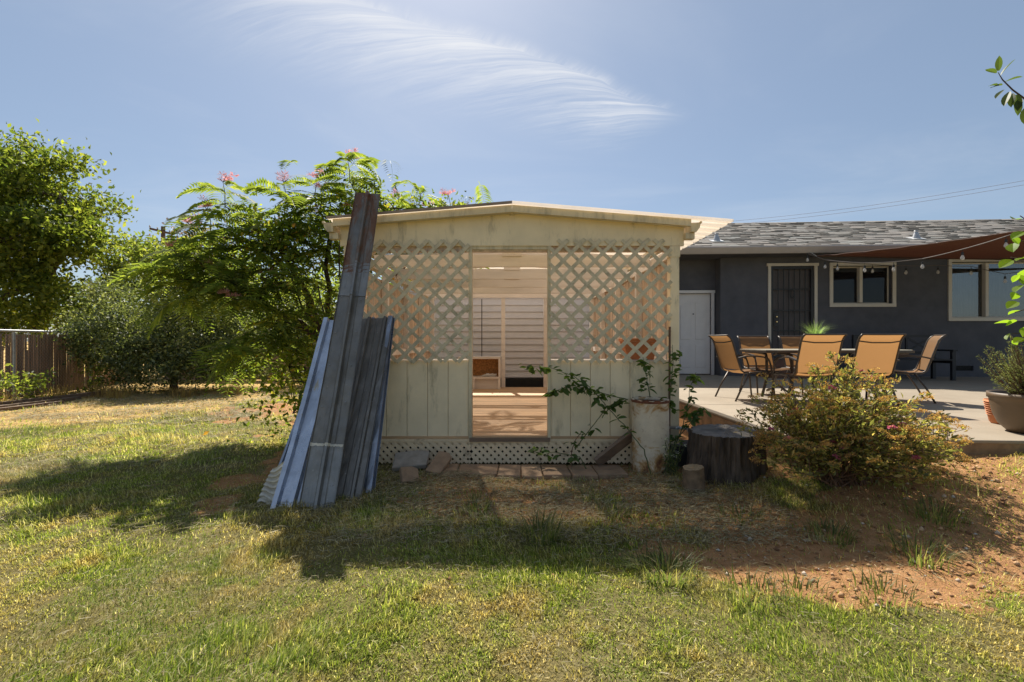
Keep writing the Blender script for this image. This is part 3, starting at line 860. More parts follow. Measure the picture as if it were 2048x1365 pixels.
# lattice skirt under the floor: crossed vinyl strips, backed by a rim joist
MB().box((-1.60, SY-0.005, 0.165), (1.60, SY+0.025, FLZ-0.03)).build('rim_joist', M['vinyl'], shed)
def skirt(x0, x1, z0, z1):
    mb = MB(); st = 0.076; w_ = 0.034
    for layer, sgn in ((0, 1), (1, -1)):
        y0 = SY-0.020-0.0062*layer
        cs = np.arange(x0-z1, x1-z0, st) if sgn > 0 else np.arange(x0+z0, x1+z1, st)
        for c in cs:
            za = max(z0, (x0-c) if sgn > 0 else (c-x1)); zb = min(z1, (x1-c) if sgn > 0 else (c-x0))
            if zb-za < 0.012: continue
            pa = Vector((c+sgn*za, 0, za)); pb = Vector((c+sgn*zb, 0, zb))
            d = (pb-pa).normalized(); nrm = Vector((d.z, 0, -d.x))*w_/2
            mb.prism([(p.x, p.z) for p in (pa+nrm, pb+nrm, pb-nrm, pa-nrm)], 'y', y0, y0+0.006)
    mb.box((x0-0.004, SY-0.030, z1-0.012), (x1+0.004, SY-0.008, z1+0.012))
    return mb.build('skirt_lattice', M['vinyl'], shed)
skirt(-1.655, -0.41, 0.005, sz_(880)); skirt(-0.40, 0.35, 0.005, sz_(880)); skirt(0.36, 1.56, 0.005, sz_(880))
# side walls of upright boards
for s_ in (-1, 1):
    y = SY+0.08; k = 0
    sw = MB().box((s_*1.57, SY+0.07, 2.04), (s_*1.655, BK, 2.13)).build('wall_plate', M['inner'], shed)
    while y < BK-0.05:
        top = 2.035 if s_ > 0 else 1.96
        wdt = random.uniform(0.12, 0.15)
        gap = 0.004 if random.random() < 0.72 else random.uniform(0.02, 0.07)
        x0 = s_*(1.602+random.uniform(0, 0.004)); x1 = s_*1.622
        MB().box((x0, y, 0.12), (x1, min(y+wdt, BK), top)).build('side_board', M['innerwall'], sw)
        y += wdt+gap
    for yy in (5.6, 6.7, 7.8, 8.9):
        MB().box((s_*1.53, yy, FLZ), (s_*1.60, yy+0.07, 2.04)).build('stud', M['inner'], sw)
    MB().box((s_*1.56, SY+0.08, 1.02), (s_*1.60, BK, 1.10)).build('wall_rail', M['inner'], sw)
# trusses
for ty in (5.15, 6.15, 7.1, 8.05):
    tr = MB().box((-1.56, ty, 2.05), (1.56, ty+0.04, 2.185)).build('tie_beam', M['inner'], shed)
    for s_ in (-1, 1):
        MB().prism([(s_*0.001, ap-0.012), (s_*1.70, ap-0.012-sl*1.70), (s_*1.70, ap-0.10-sl*1.70), (s_*0.001, ap-0.10)], 'y', ty+0.041, ty+0.079).build('rafter', M['inner'], tr)
    MB().box((-0.05, ty+0.003, 2.19), (0.05, ty+0.037, ap-0.1)).build('king_post', M['inner'], tr)
    MB().box((-0.11, ty-0.012, 2.17), (0.11, ty-0.001, 2.22)).build('gusset', M['inner'], tr)
# back end
zb = 2.17
for i in range(3):
    z0 = zb+i*0.125; z1 = min(z0+0.122, 9)
    xw = min(1.6, (ap-0.06-z0)/sl) if z0 < ap-0.06 else 0
    if xw > 0.1: MB().box((-xw, BK-0.04, z0), (xw, BK-0.015, min(z1, ap-0.07))).build('gable_plank', M['inner'], shed)
MB().box((-1.6, BK-0.05, 2.09), (1.6, BK+0.02, 2.168)).build('back_header', M['inner'], shed)
for px in (1006.5, 1091):
    x = (px-1024)/F*BK
    MB().box((x-0.04, BK-0.04, FLZ), (x+0.04, BK+0.03, 2.09), None, 0.003).build('back_post', M['inner'], shed)
x = (962-1024)/F*BK
MB().box((x-0.008, BK+0.25, 0.5), (x+0.008, BK+0.27, 2.09)).build('door_edge', M['dark'], shed)
# corrugated translucent roof, two slopes
def roof_sheet(s_, xe, y0, y1, nm):
    vs = []; fs = []; ys = []
    y = y0; i = 0
    prof = [(0.0,0),(0.055,0),(0.07,0.014),(0.10,0.014),(0.115,0)]
    while y < y1:
        for (a, h) in prof: ys.append((y+a, h))
        y += 0.17
    n_ = len(ys); xsn = np.linspace(0, xe, 7)
    for xk in xsn:
        for (yy, h) in ys: vs.append((s_*xk, yy, 2.530-0.0835*xk+h+0.004*math.sin(yy*2.1+xk*3)))
    for a in range(6):
        for b in range(n_-1): fs.append((a*n_+b, a*n_+b+1, (a+1)*n_+b+1, (a+1)*n_+b))
    mb = MB(); mb.v = vs; mb.f = fs
    o = mb.build(nm, M['roofsheet'], shed)
    so = o.modifiers.new('t', 'SOLIDIFY'); so.thickness = 0.003; so.offset = 1
    return o
roof_sheet(-1, 1.78, SY-0.16, BK+0.15, 'roof_sheet')
roof_sheet(1, 2.12, SY-0.16, BK+0.15, 'roof_sheet')
MB().prism([(0.0,2.553),(2.12,2.376),(2.12,2.352),(0.0,2.527)], 'y', SY-0.178, SY-0.162).build('roof_edge', M['roofsheet'], shed)
MB().prism([(0.0,2.553),(-1.78,2.404),(-1.78,2.382),(0.0,2.529)], 'y', SY-0.177, SY-0.162).build('roof_edge', simple('roof_edge_brown',(0.3,0.22,0.17),0.7), shed)

# neighbouring garage wall behind the shed, lap siding board by board
garage = thing('garage_wall', 'white lap-sided garage wall standing behind the shed', 'wall', (0, 9.95, 0))
MB().box((-2.6, 9.97, 0.0), (2.6, 10.1, 2.45)).build('wall_core', M['siding_white'], garage)
z = 0.42
while z < 2.35:
    MB().add([(-2.6, 9.94, z), (2.6, 9.94, z), (2.6, 9.968, z+0.147), (-2.6, 9.968, z+0.147), (-2.6, 9.969, z), (2.6, 9.969, z)],
             [(0,1,2,3), (0,4,5,1)]).build('lap_board', M['siding_white'], garage)
    z += 0.143
MB().box((-2.6, 9.90, 0.0), (2.6, 9.968, 0.40)).build('gap_shade', M['dark'], garage)  # near-black strip paints in the dark gap below the siding

# low cabinet with strand-board back inside the shed
cab = thing('low_cabinet', 'low cream cabinet with orange strand-board back inside shed', 'cabinet', (-0.6, BK-0.25, FLZ))
cy0, cy1 = BK-0.42, BK-0.06
cx0, cx1 = -1.05, -0.225
MB().box((cx0, cy0, 0.86), (cx1, cy1, 0.90)).build('top', M['inner'], cab)
MB().box((cx0, cy0, 0.47), (cx1, cy1, 0.51)).build('shelf', M['inner'], cab)
for x in (cx0, cx1-0.04): MB().box((x, cy0+0.002, 0.51), (x+0.04, cy1-0.02, 0.86)).build('side', M['inner'], cab)
for x in (cx0, -0.78, cx1-0.05): MB().box((x, cy0+0.002, FLZ+0.001), (x+0.05, cy0+0.05, 0.47)).build('leg', M['inner'], cab)
MB().box((cx0+0.05, cy0+0.06, FLZ+0.001), (cx1-0.05, cy0+0.075, 0.465)).build('front_panel', M['inner'], cab)
MB().box((cx0, cy1-0.019, 0.511), (cx1, cy1-0.002, 0.859)).build('back_panel', M['osb'], cab)
rag = MB()
for i in range(9):
    rag.bar((-0.5+random.uniform(-0.1,0.1), cy0+0.1+random.uniform(0,0.05), 0.525), (-0.42+random.uniform(-0.1,0.12), cy0+0.12, 0.535+random.uniform(0,0.04)), 0.03, 0.02)
tag(rag.build('crumpled_rag', M['curtain']), 'small crumpled pale rag lying on the cabinet shelf', 'rag')
# terracotta planter on the sill behind the right-hand lattice
pl = thing('planter', 'terracotta planter standing on the sill behind the lattice', 'planter', (1.30, SY+0.14, ZS1+0.009))
MB().prism([(1.17,ZS1+0.009),(1.43,ZS1+0.009),(1.47,ZS1+0.19),(1.13,ZS1+0.19)], 'y', SY+0.06, SY+0.23).build('body', M['terracotta'], pl)
MB().box((1.115, SY+0.045, ZS1+0.191), (1.485, SY+0.245, ZS1+0.225), None, 0.006).build('rim', M['terracotta'], pl)
# ------------------------------------------------------------------ metal sheets leaning on the shed
def sheet(name, label, bl, br, tl, tr, prof, mat, rows_=14, warp=0.006, seed=0, group=None, overlaps=()):
    """ribbed sheet between four corners; prof: list of (t across 0..1, height)"""
    rg_ = random.Random(seed)
    bl, br, tl, tr = map(Vector, (bl, br, tl, tr))
    nrm = (br-bl).cross(tl-bl).normalized()
    if nrm.y > 0: nrm = -nrm
    def surf(t, s, h):
        p = (bl*(1-t)+br*t)*(1-s) + (tl*(1-t)+tr*t)*s
        sag = -0.03*math.sin(math.pi*s)
        return p + nrm*(1.5*h + sag + warp*math.sin(s*7+t*3+seed) + 0.004*math.sin(s*23+t*9+seed*2)*math.sin(t*5+s*4))
    o = thing(name, label, 'metal sheet', (bl+br)/2, group=group)
    def part(nm, s0, s1, lift, m):
        mb = MB(); n_ = len(prof)
        for r_ in range(rows_+1):
            s = s0+(s1-s0)*r_/rows_
            for k, (t, h) in enumerate(prof):
                e = 0.004*rg_.uniform(-1, 1) if k in (0, n_-1) else 0
                mb.v.append(tuple(surf(t+e, s, h+lift)))
        for r_ in range(rows_):
            for k in range(n_-1):
                mb.f.append((r_*n_+k, r_*n_+k+1, (r_+1)*n_+k+1, (r_+1)*n_+k))
        ob = mb.build(nm, m, o)
        so = ob.modifiers.new('t', 'SOLIDIFY'); so.thickness = 0.0022; so.offset = 0
        return ob
    part('panel', 0, 1, 0, mat)
    for (s0, s1, m) in overlaps:
        part('lapped_panel', s0, s1, 0.005, m)
        if s0 == 0:                              # pale torn edge where the lower piece ends
            mb = MB()
            for k in range(25):
                t = k/24; e0 = rg_.uniform(-0.003, 0.001)
                hh = float(np.interp(t, [q_[0] for q_ in prof], [q_[1] for q_ in prof]))
                mb.v += [tuple(surf(t, s1-0.004-e0, hh+0.009)), tuple(surf(t, s1+0.003+rg_.uniform(0,0.003), hh+0.009))]
            mb.f = [(2*k, 2*k+2, 2*k+3, 2*k+1) for k in range(24)]
            mb.build('torn_edge', M['tin_corr'], o)
    # screw holes / heads down both edges
    for s in np.arange(0.06, 0.97, 0.11):
        for t in (0.12, 0.84):
            c = surf(t, s+rg_.uniform(-0.01, 0.01), 0.008)
            MB().lathe([(0.001,0.003),(0.006,0.002),(0.007,0)], 7).build('screw', M['galv'], o, local=True).location = c - org(o)
    return o
rib3 = [(0,0.010),(0.025,0.001),(0.20,0),(0.40,0),(0.46,0.026),(0.53,0.026),(0.58,0),(0.70,0.001),(0.72,0.004),(0.74,0.001),(0.975,0.001),(1,0.010)]
ribw = [(0,0.0),(0.02,0.02),(0.06,0.02),(0.09,0),(0.2,0),(0.22,0.006),(0.25,0),(0.35,0),(0.38,0.02),(0.43,0.02),(0.46,0),(0.58,0),(0.61,0.006),(0.64,0),(0.74,0),(0.77,0.02),(0.82,0.02),(0.85,0),(0.97,0),(1,0.02)]
def gp(px, d, dz=0.0): 
    x = (px-1024)/F*d
    return Vector((x, d, float(gh(x, d))+dz))
# tall narrow sheet, front of the heap
sheet('metal_sheet', 'tall narrow rusty grey metal sheet rising above the shed eave', gp(598, 3.33, -0.02), gp(668, 3.36, -0.02), P(712, 387, 4.36), P(761, 389, 4.36),
      rib3, M['tin_dark'], 22, seed=1, group='metal sheets leaning on the shed', overlaps=[(0.0, 0.165, M['tin_mid']), (0.70, 1.0, M['tin_rust']), (0.62, 0.735, M['tin_mid'])])
sheet('metal_sheet', 'shiny silver metal sheet with blue sheen, leaning left of the tall rusty one', gp(541, 3.30, -0.02), gp(612, 3.36, -0.02), P(647, 641, 4.30), P(706, 640, 4.34),
      [(0,0.0),(0.03,0.03),(0.16,0.03),(0.22,0),(0.45,0),(0.50,0.035),(0.62,0.035),(0.68,0),(0.9,0.0),(1,0.02)], M['tin_bright'], 12, seed=2, group='metal sheets leaning on the shed')
sheet('metal_sheet', 'dull sheet peeping out behind the shiny silver metal sheet', gp(527, 3.46, -0.02), gp(640, 3.52, -0.02), P(655, 660, 4.40), P(722, 660, 4.42),
      ribw, M['tin_edge'], 12, seed=3, group='metal sheets leaning on the shed')
sheet('metal_sheet', 'dark charcoal ribbed metal sheet leaning right of the tall rusty one', gp(622, 3.42, -0.02), gp(722, 3.50, -0.02), P(706, 637, 4.37), P(787, 637, 4.41),
      ribw, M['tin_dark'], 12, seed=4, group='metal sheets leaning on the shed')
sheet('metal_sheet', 'pale bluish metal sheet at the foot, behind the dark charcoal one', gp(660, 3.62, -0.02), gp(749, 3.68, -0.02), P(722, 640, 4.42), P(790, 636, 4.445),
      [(0,0.0),(0.3,0),(0.33,0.02),(0.4,0.02),(0.44,0),(0.78,0),(0.81,0.03),(0.93,0.03),(0.96,0),(1,0.01)], M['tin_edge'], 12, seed=6, group='metal sheets leaning on the shed')
# bent scrap of corrugated tin by their feet
mb = MB(); n_ = 40
b0 = gp(513, 3.38); 
for i in range(n_+1):
    s = i/n_; h = 0.012*math.sin(s*2*math.pi*7)
    for j in range(5):
        t = j/4
        x = b0.x + 0.005 + 0.06*s + t*0.105; y = b0.y + 0.10*s + 0.02*math.sin(t*3) - h; z = b0.z - 0.01 + s*(0.27+0.03*t) + 0.015*math.sin(t*5+s*4) + 0.03*(1-t)*(1-s)
        mb.v.append((x, y, z))
for i in range(n_):
    for j in range(4): mb.f.append((i*5+j, i*5+j+1, (i+1)*5+j+1, (i+1)*5+j))
so_ = tag(mb.build('corrugated_scrap', M['tin_corr'], smooth=True), 'small bent scrap of cream corrugated tin standing in the grass', 'metal scrap')
so_.modifiers.new('t', 'SOLIDIFY').thickness = 0.002

# ------------------------------------------------------------------ rusty tank
tx, ty = 1.315, 4.33
tz = float(gh(tx, ty))-0.02
tank = thing('rusty_tank', 'rust-streaked white metal cylinder with open top beside the shed', 'tank', (tx, ty, tz))
HT = 0.70
mb = MB().lathe([(0.168,0.0),(0.174,0.02),(0.171,0.05),(0.172,0.3),(0.170,0.34),(0.172,0.38),(0.171,HT-0.02),(0.174,HT),(0.168,HT),(0.165,HT-0.02)], 40)
for i, v in enumerate(mb.v):
    k = 1+0.012*math.sin(v[2]*9+math.atan2(v[1], v[0])*3); mb.v[i] = (v[0]*k, v[1]*k, v[2])
mb.build('shell', M['tank'], tank, local=True, smooth=True)
MB().lathe([(0.164,HT-0.03),(0.164,0.3),(0.001,0.3)], 40).build('lining', M['rust'], tank, local=True, smooth=True)
mb = MB()
for k in range(40):
    a = 2*math.pi*k/40; b = 2*math.pi*(k+1)/40
    h0 = HT + 0.006*math.sin(k*1.7); h1 = HT + 0.006*math.sin((k+1)*1.7)
    r = 0.1765
    mb.add([(r*math.cos(a), r*math.sin(a), HT-0.025), (r*math.cos(b), r*math.sin(b), HT-0.025), (r*math.cos(b), r*math.sin(b), h1), (r*math.cos(a), r*math.sin(a), h0)], [(0,1,2,3)])
mb.build('rim', M['rust'], tank, local=True)

# ------------------------------------------------------------------ pavers, slabs, plank
pv = [880, 914, 996, 1042, 1084, 1140, 1190, 1250]
for i in range(len(pv)-1):
    a = (pv[i]-1024)/F*4.15+0.004; b = (pv[i+1]-1024)/F*4.15-0.004
    y0 = 4.03+0.05*math.sin(i*2.1)*0.6 - 0.02*i/6; 
    M_ = Matrix.Translation(((a+b)/2, y0+0.17, 0.000+random.uniform(-0.008,0.006))) @ Matrix.Rotation(random.uniform(-0.06,0.06), 4, 'Z') @ Matrix.Rotation(random.uniform(-0.04,0.04), 4, 'X')
    tag(MB().box((-(b-a)/2, -0.17, -0.03), ((b-a)/2, 0.17, 0.028), M_, 0.006).build('paving_slab', M['paver']), 'flat tan slab in the row along the foot of the shed', 'paving slab', 'slabs laid along the foot of the shed')
def slab(label, c, size, rx, ry, rz, mat):
    M_ = Matrix.Translation(c) @ Matrix.Rotation(rz, 4, 'Z') @ Matrix.Rotation(rx, 4, 'X') @ Matrix.Rotation(ry, 4, 'Y')
    a, b, h = size
    poly = [(-a/2, -b/2), (a*0.42, -b/2), (a/2, b*0.35), (a*0.2, b/2), (-a*0.45, b*0.46)]
    mb = MB().prism(poly, 'z', -h/2, h/2); mb.v = [tuple(M_ @ Vector(v)) for v in mb.v]
    o = mb.build('loose_slab', mat); bv = o.modifiers.new('b', 'BEVEL'); bv.width = 0.006
    return tag(o, label, 'stone slab', 'loose slabs heaped by the shed')
slab('broad grey loose slab lying flat against the lattice skirt', (-0.95, 4.30, 0.085), (0.34, 0.24, 0.05), R(22), R(-4), R(10), M['greyslab'])
slab('reddish loose slab propped beside the broad grey one', (-0.67, 4.21, 0.075), (0.15, 0.30, 0.05), R(24), R(14), R(-18), M['paver'])
slab('small loose slab tipped up on edge in front of the other two', (-0.88, 3.90, 0.06), (0.17, 0.15, 0.045), R(46), R(14), R(28), M['paver'])
# plank leaning on the tank
A = P(1193, 928, 4.33); B_ = P(1262, 872, 4.38)
A.z = 0.05
tag(MB().bar(A, A+(B_-A).normalized()*0.52, 0.035, 0.125, (-0.3,-0.5,0.6)).build('leaning_plank', M['plank']), 'short brown plank leaning between lattice skirt and rusty cylinder', 'plank')
# little pier block, stand pipe
tag(MB().prism([(1.50,4.44),(1.86,4.44),(1.86,4.70),(1.50,4.70)], 'z', -0.05, 0.19).build('pier_block', simple('dark_block', (0.06,0.055,0.05), 0.95, var=0.4, bump=0.6)), 'dark concrete pier block under the shed corner post', 'block')
pipe = thing('water_pipe', 'upright water pipe with tap strapped to shed corner', 'pipe', (1.545, 4.47, 0.19))
MB().tube([(1.548, 4.475, 0.0), (1.548, 4.475, 0.6), (1.552, 4.475, 1.35)], 0.011, 8).build('riser', M['twig'], pipe)
MB().tube([(1.548, 4.475, 0.36), (1.60, 4.43, 0.365), (1.70, 4.42, 0.36)], 0.014, 8).build('branch_pipe', M['galv'], pipe)
for x in (1.60, 1.64, 1.68): MB().lathe([(0.019,-0.012),(0.021,0),(0.019,0.012)], 8, (x, 4.425, 0.364)).build('fitting', M['galv'], pipe)
MB().tube([(1.70, 4.42, 0.36), (1.715, 4.41, 0.33)], 0.012, 8).build('spout', M['galv'], pipe)

# ------------------------------------------------------------------ stump and log
sxp, syp = 1.90, 4.06; sz0 = float(gh(sxp, syp))-0.06
stump = thing('tree_stump', 'broad sawn tree stump with dark furrowed bark', 'stump', (sxp, syp, sz0))
def stump_mesh(r, h, n=96, rough=0.02, flare=0.12, tilt=0.0, ridges=19):
    side = MB(); lv = 9
    ph = [random.uniform(0, 6.28) for _ in range(4)]
    def rad(a, s):
        w = 1+0.035*math.sin(2*a+ph[0])+0.025*math.sin(3*a+ph[1])+0.02*math.sin(5*a+ph[2])
        f = 1+flare*(1-s)**2*(1+0.5*math.sin(4*a+ph[3]))
        ca, sa = math.cos(a)*ridges/6, math.sin(a)*ridges/6
        k = float(fbm(ca*2+7, sa*2+s*1.2, 1.0, 3)); k2 = abs(float(vnoise(ca*3.5+3, sa*3.5+s*1.8+9))-0.5)*2
        return r*w*f + rough*(1.6*(k-0.5) + 0.9*(k2-0.5)) + random.uniform(-0.12, 0.12)*rough
    ringtop = []
    for i in range(lv+1):
        s = i/lv
        for k in range(n):
            a = 2*math.pi*k/n; q_ = rad(a, s)
            z = h*s + tilt*math.cos(a)*q_*s
            side.v.append((q_*math.cos(a), q_*math.sin(a), z))
    for i in range(lv):
        for k in range(n): side.f.append((i*n+k, i*n+(k+1)%n, (i+1)*n+(k+1)%n, (i+1)*n+k))
    top = MB(); rr = [1, 0.97, 0.8, 0.6, 0.4, 0.2]
    base = side.v[lv*n:]
    for q_ in rr:
        for v in base: top.v.append((v[0]*q_, v[1]*q_, v[2]+0.004*random.uniform(-1,1)+(0.003 if q_ < 1 else 0)))
    for i in range(len(rr)-1):
        for k in range(n): top.f.append((i*n+k, i*n+(k+1)%n, (i+1)*n+(k+1)%n, (i+1)*n+k))
    top.v.append((0, 0, h)); c = len(top.v)-1; i = len(rr)-1
    for k in range(n): top.f.append((i*n+k, i*n+(k+1)%n, c))
    return side, top
sd_, tp_ = stump_mesh(0.305, 0.41-sz0, n=160, rough=0.034, tilt=0.02, ridges=31)
sd_.build('bark', M['stumpbark'], stump, local=True); tp_.build('cut_face', M['stumptop'], stump, local=True)
lx, ly = 1.485, 3.73; lz = float(gh(lx, ly))-0.02
log = thing('log_end', 'short pale log standing on end beside the stump', 'log', (lx, ly, lz))
sd_, tp_ = stump_mesh(0.082, 0.20, 40, 0.004, 0.1, 0.15, 9)
sd_.build('bark', simple('log_bark', (0.20,0.13,0.075), 0.9, var=0.5, nscale=14, bump=0.8), log, local=True); tp_.build('cut_face', M['logtop'], log, local=True)

# ------------------------------------------------------------------ patio furniture
def make_chair():
    t = thing('patio_chair', 'x', 'chair', (0, 0, 0), group='patio chairs round the table')
    rail = [(-0.43,0.95),(-0.385,0.92),(-0.35,0.87),(-0.25,0.55),(-0.215,0.45),(-0.17,0.415),(-0.05,0.405),(0.15,0.425),(0.235,0.43),(0.265,0.41)]
    for s_ in (-1, 1):
        x = s_*0.272
        MB().tube([(x, a, b) for a, b in rail], 0.0135, 8).build('side_rail', M['bronze'], t, local=True, smooth=True)
        MB().tube([(s_*0.295, 0.30, 0.0), (s_*0.293, 0.265, 0.30), (s_*0.29, 0.24, 0.50), (s_*0.29, 0.21, 0.585), (s_*0.29, 0.15, 0.622)], 0.0135, 8).build('leg', M['bronze'], t, local=True, smooth=True)
        MB().tube([(s_*0.285, -0.08, 0.41), (s_*0.29, -0.20, 0.22), (s_*0.29, -0.31, 0.0)], 0.0135, 8).build('leg', M['bronze'], t, local=True, smooth=True)
        mb = MB(); pts = [(0.20,0.60),(0.14,0.632),(0.0,0.65),(-0.15,0.648),(-0.285,0.615)]
        for (a, b), (c, d) in zip(pts[:-1], pts[1:]): mb.bar((s_*0.29, a, b), (s_*0.29, c, d), 0.042, 0.02)
        mb.build('armrest', M['bronze'], t, local=True)
        MB().tube([(x, -0.05, 0.405), (s_*0.292, 0.25, 0.40)], 0.010, 6).build('seat_brace', M['bronze'], t, local=True)
    for nm, idx in (('back_sling', range(0, 5)), ('seat_sling', range(4, 10))):
        mb = MB(); pts = [rail[i] for i in idx]
        fine_ = []
        for (a, b), (c, d) in zip(pts[:-1], pts[1:]):
            for k in range(4): fine_.append((a+(c-a)*k/4, b+(d-b)*k/4))
        fine_.append(pts[-1]); n_ = len(fine_)
        for k, (a, b) in enumerate(fine_):
            for j in range(7):
                u = j/6; sag = 0.022*math.sin(math.pi*u)*(1 if nm == 'seat_sling' else 0.8)
                mb.v.append((-0.262+0.524*u, a-(sag if nm == 'back_sling' else 0), b-(sag if nm == 'seat_sling' else 0)))
        for k in range(n_-1):
            for j in range(6): mb.f.append((k*7+j, k*7+j+1, (k+1)*7+j+1, (k+1)*7+j))
        mb.build(nm, M['sling'], t, local=True, smooth=True)
    MB().tube([(-0.272,-0.43,0.95),(0,-0.445,0.948),(0.272,-0.43,0.95)], 0.011, 6).build('top_bar', M['bronze'], t, local=True)
    MB().tube([(-0.268,-0.362,0.865),(-0.12,-0.385,0.845),(0.12,-0.385,0.845),(0.268,-0.362,0.865)], 0.009, 6).build('back_bar', M['bronze'], t, local=True)
    MB().tube([(-0.27,-0.075,0.398),(0.27,-0.075,0.398)], 0.010, 6).build('seat_bar', M['bronze'], t, local=True)
    MB().tube([(-0.27,0.225,0.405),(0.27,0.225,0.405)], 0.010, 6).build('seat_bar', M['bronze'], t, local=True)
    return t
ch0 = make_chair()
spots = [
    (3.38, 6.62, R(-86), 'orange sling patio chair at the table end by the white door'),
    (5.58, 6.5, R(60), 'orange sling patio chair at the table end beside the black bench'),
    (3.86, 6.0, R(0), 'patio chair, back to the lawn, on the white door half of table'),
    (4.56, 5.96, R(-2), 'patio chair, back to the lawn, on the potted rosemary half of table'),
    (4.10, 7.36, R(180), 'patio chair facing the lawn, on the white door half of table'),
    (4.80, 7.36, R(180), 'patio chair facing the lawn, in front of the barred door'),
]
for i, (x, y, rz, lab) in enumerate(spots):
    o = ch0 if i == 0 else dup(ch0)
    o.location = (x, y, PZ); o.rotation_euler = (0, 0, rz); o.scale = (0.94, 0.94, 0.97); o['label'] = lab
# table
table = thing('patio_table', 'long patio table with pale top and curved bronze legs', 'table', (4.46, 6.55, PZ))
tx0, tx1, ty0, ty1, th = 3.46, 5.46, 6.08, 7.02, 0.72
c_ = 0.12
MB().prism([(tx0+c_,ty0),(tx1-c_,ty0),(tx1,ty0+c_),(tx1,ty1-c_),(tx1-c_,ty1),(tx0+c_,ty1),(tx0,ty1-c_),(tx0,ty0+c_)], 'z', PZ+th-0.012, PZ+th).build('table_top', M['tabletop'], table)
c2 = 0.10; e = 0.008
MB().prism([(tx0+c2-e,ty0-e),(tx1-c2+e,ty0-e),(tx1+e,ty0+c2),(tx1+e,ty1-c2),(tx1-c2+e,ty1+e),(tx0+c2-e,ty1+e),(tx0-e,ty1-c2),(tx0-e,ty0+c2)], 'z', PZ+th-0.042, PZ+th-0.0125).build('table_rim', M['bronze'], table)
for (sx1, sy1) in ((0,0),(1,0),(0,1),(1,1)):
    bx = tx0+0.38 if sx1 == 0 else tx1-0.38; by = ty0+0.16 if sy1 == 0 else ty1-0.16
    ox = tx0+0.10 if sx1 == 0 else tx1-0.10; oy = ty0+0.07 if sy1 == 0 else ty1-0.07
    ex = bx+(-0.08 if sx1 == 0 else 0.08)
    pts = []
    for s in np.linspace(0, 1, 9):
        if s < 0.55: pts.append((bx+(ex-bx)*max(0, 1-s*4)*0.9, by, PZ+s*1.15))
        else:
            q_ = (s-0.55)/0.45
            pts.append((bx+(ox-bx)*q_**1.8, by+(oy-by)*q_**1.8, PZ+0.63+0.05*math.sin(q_*math.pi/2)))
    MB().tube(pts, 0.021, 8).build('leg', M['bronze'], table, smooth=True)
for x in (tx0+0.38, tx1-0.38):
    MB().tube([(x, ty0+0.16, PZ+0.10), (x, 6.55, PZ+0.20), (x, ty1-0.16, PZ+0.10)], 0.014, 6).build('stretcher', M['bronze'], table)
# grass plant on the table
gpn = thing('table_plant', 'small pot of arching green grass standing on the patio table', 'plant', (4.30, 6.45, PZ+th))
MB().lathe([(0.001,0),(0.05,0),(0.07,0.10),(0.066,0.10),(0.06,0.09),(0.001,0.09)], 20).build('pot', M['whitedoor'], gpn, local=True, smooth=False)
def blades(n, base_r, length, lean, width, seed, z0=0.0):
    r_ = np.random.default_rng(seed)
    vs = []; fs = []
    for i in range(n):
        a = r_.uniform(0, 6.283); br_ = base_r*math.sqrt(r_.random()); L = length*r_.uniform(0.55, 1.1); ln = lean*r_.uniform(0.2, 1.2)
        bx, by = br_*math.cos(a), br_*math.sin(a); a2 = a+r_.uniform(-0.6, 0.6); w = width*r_.uniform(0.6, 1.2)
        tx_, ty_ = -math.sin(a2), math.cos(a2); k = len(vs)
        for j in range(5):
            s = j/4; out = L*ln*s*s; z = L*(s-0.45*ln*s*s*s)
            ww = w*(1-s*0.95)/2
            x = bx+math.cos(a2)*out; y = by+math.sin(a2)*out
            vs += [(x-tx_*ww, y-ty_*ww, z0+z), (x+tx_*ww, y+ty_*ww, z0+z)]
        fs += [(k+2*j, k+2*j+1, k+2*j+3, k+2*j+2) for j in range(4)]
    mb = MB(); mb.v = vs; mb.f = fs
    return mb
blades(210, 0.05, 0.36, 0.75, 0.009, 4, 0.085).build('grass_tuft', M['tablegrass'], gpn, local=True)
# black bench against the wall
bn = thing('black_bench', 'black wooden bench with crossed back against the house wall', 'bench', (8.55, 9.98, PZ), -HA)
bw = 0.85
for x in (-bw, bw):
    MB().box((x-0.035, -0.28, 0), (x+0.035, -0.22, 0.62)).build('leg', M['blackwood'], bn, local=True)
    MB().box((x-0.035, 0.20, 0), (x+0.035, 0.26, 0.98)).build('leg', M['blackwood'], bn, local=True)
    MB().box((x-0.045, -0.31, 0.621), (x+0.045, 0.199, 0.655)).build('armrest', M['blackwood'], bn, local=True)
    MB().box((x-0.03, -0.219, 0.36), (x+0.03, 0.199, 0.42)).build('side_rail', M['blackwood'], bn, local=True)
for k in range(5): MB().box((-bw+0.036, -0.28+k*0.095, 0.425), (bw-0.036, -0.195+k*0.095, 0.45)).build('seat_slat', M['blackwood'], bn, local=True)
for z in (0.55, 0.92): MB().box((-bw+0.036, 0.21, z), (bw-0.036, 0.25, z+0.06)).build('back_rail', M['blackwood'], bn, local=True)
for k in range(3):
    a = -bw+0.036+k*(2*bw-0.07)/3; b = a+(2*bw-0.07)/3
    if k: MB().box((a-0.02, 0.212, 0.61), (a+0.02, 0.248, 0.92)).build('back_post', M['blackwood'], bn, local=True)
    MB().bar((a+0.02, 0.225, 0.61), (b-0.02, 0.225, 0.92), 0.012, 0.035).build('back_cross', M['blackwood'], bn, local=True)
    MB().bar((b-0.02, 0.238, 0.61), (a+0.02, 0.238, 0.92), 0.012, 0.035).build('back_cross', M['blackwood'], bn, local=True)
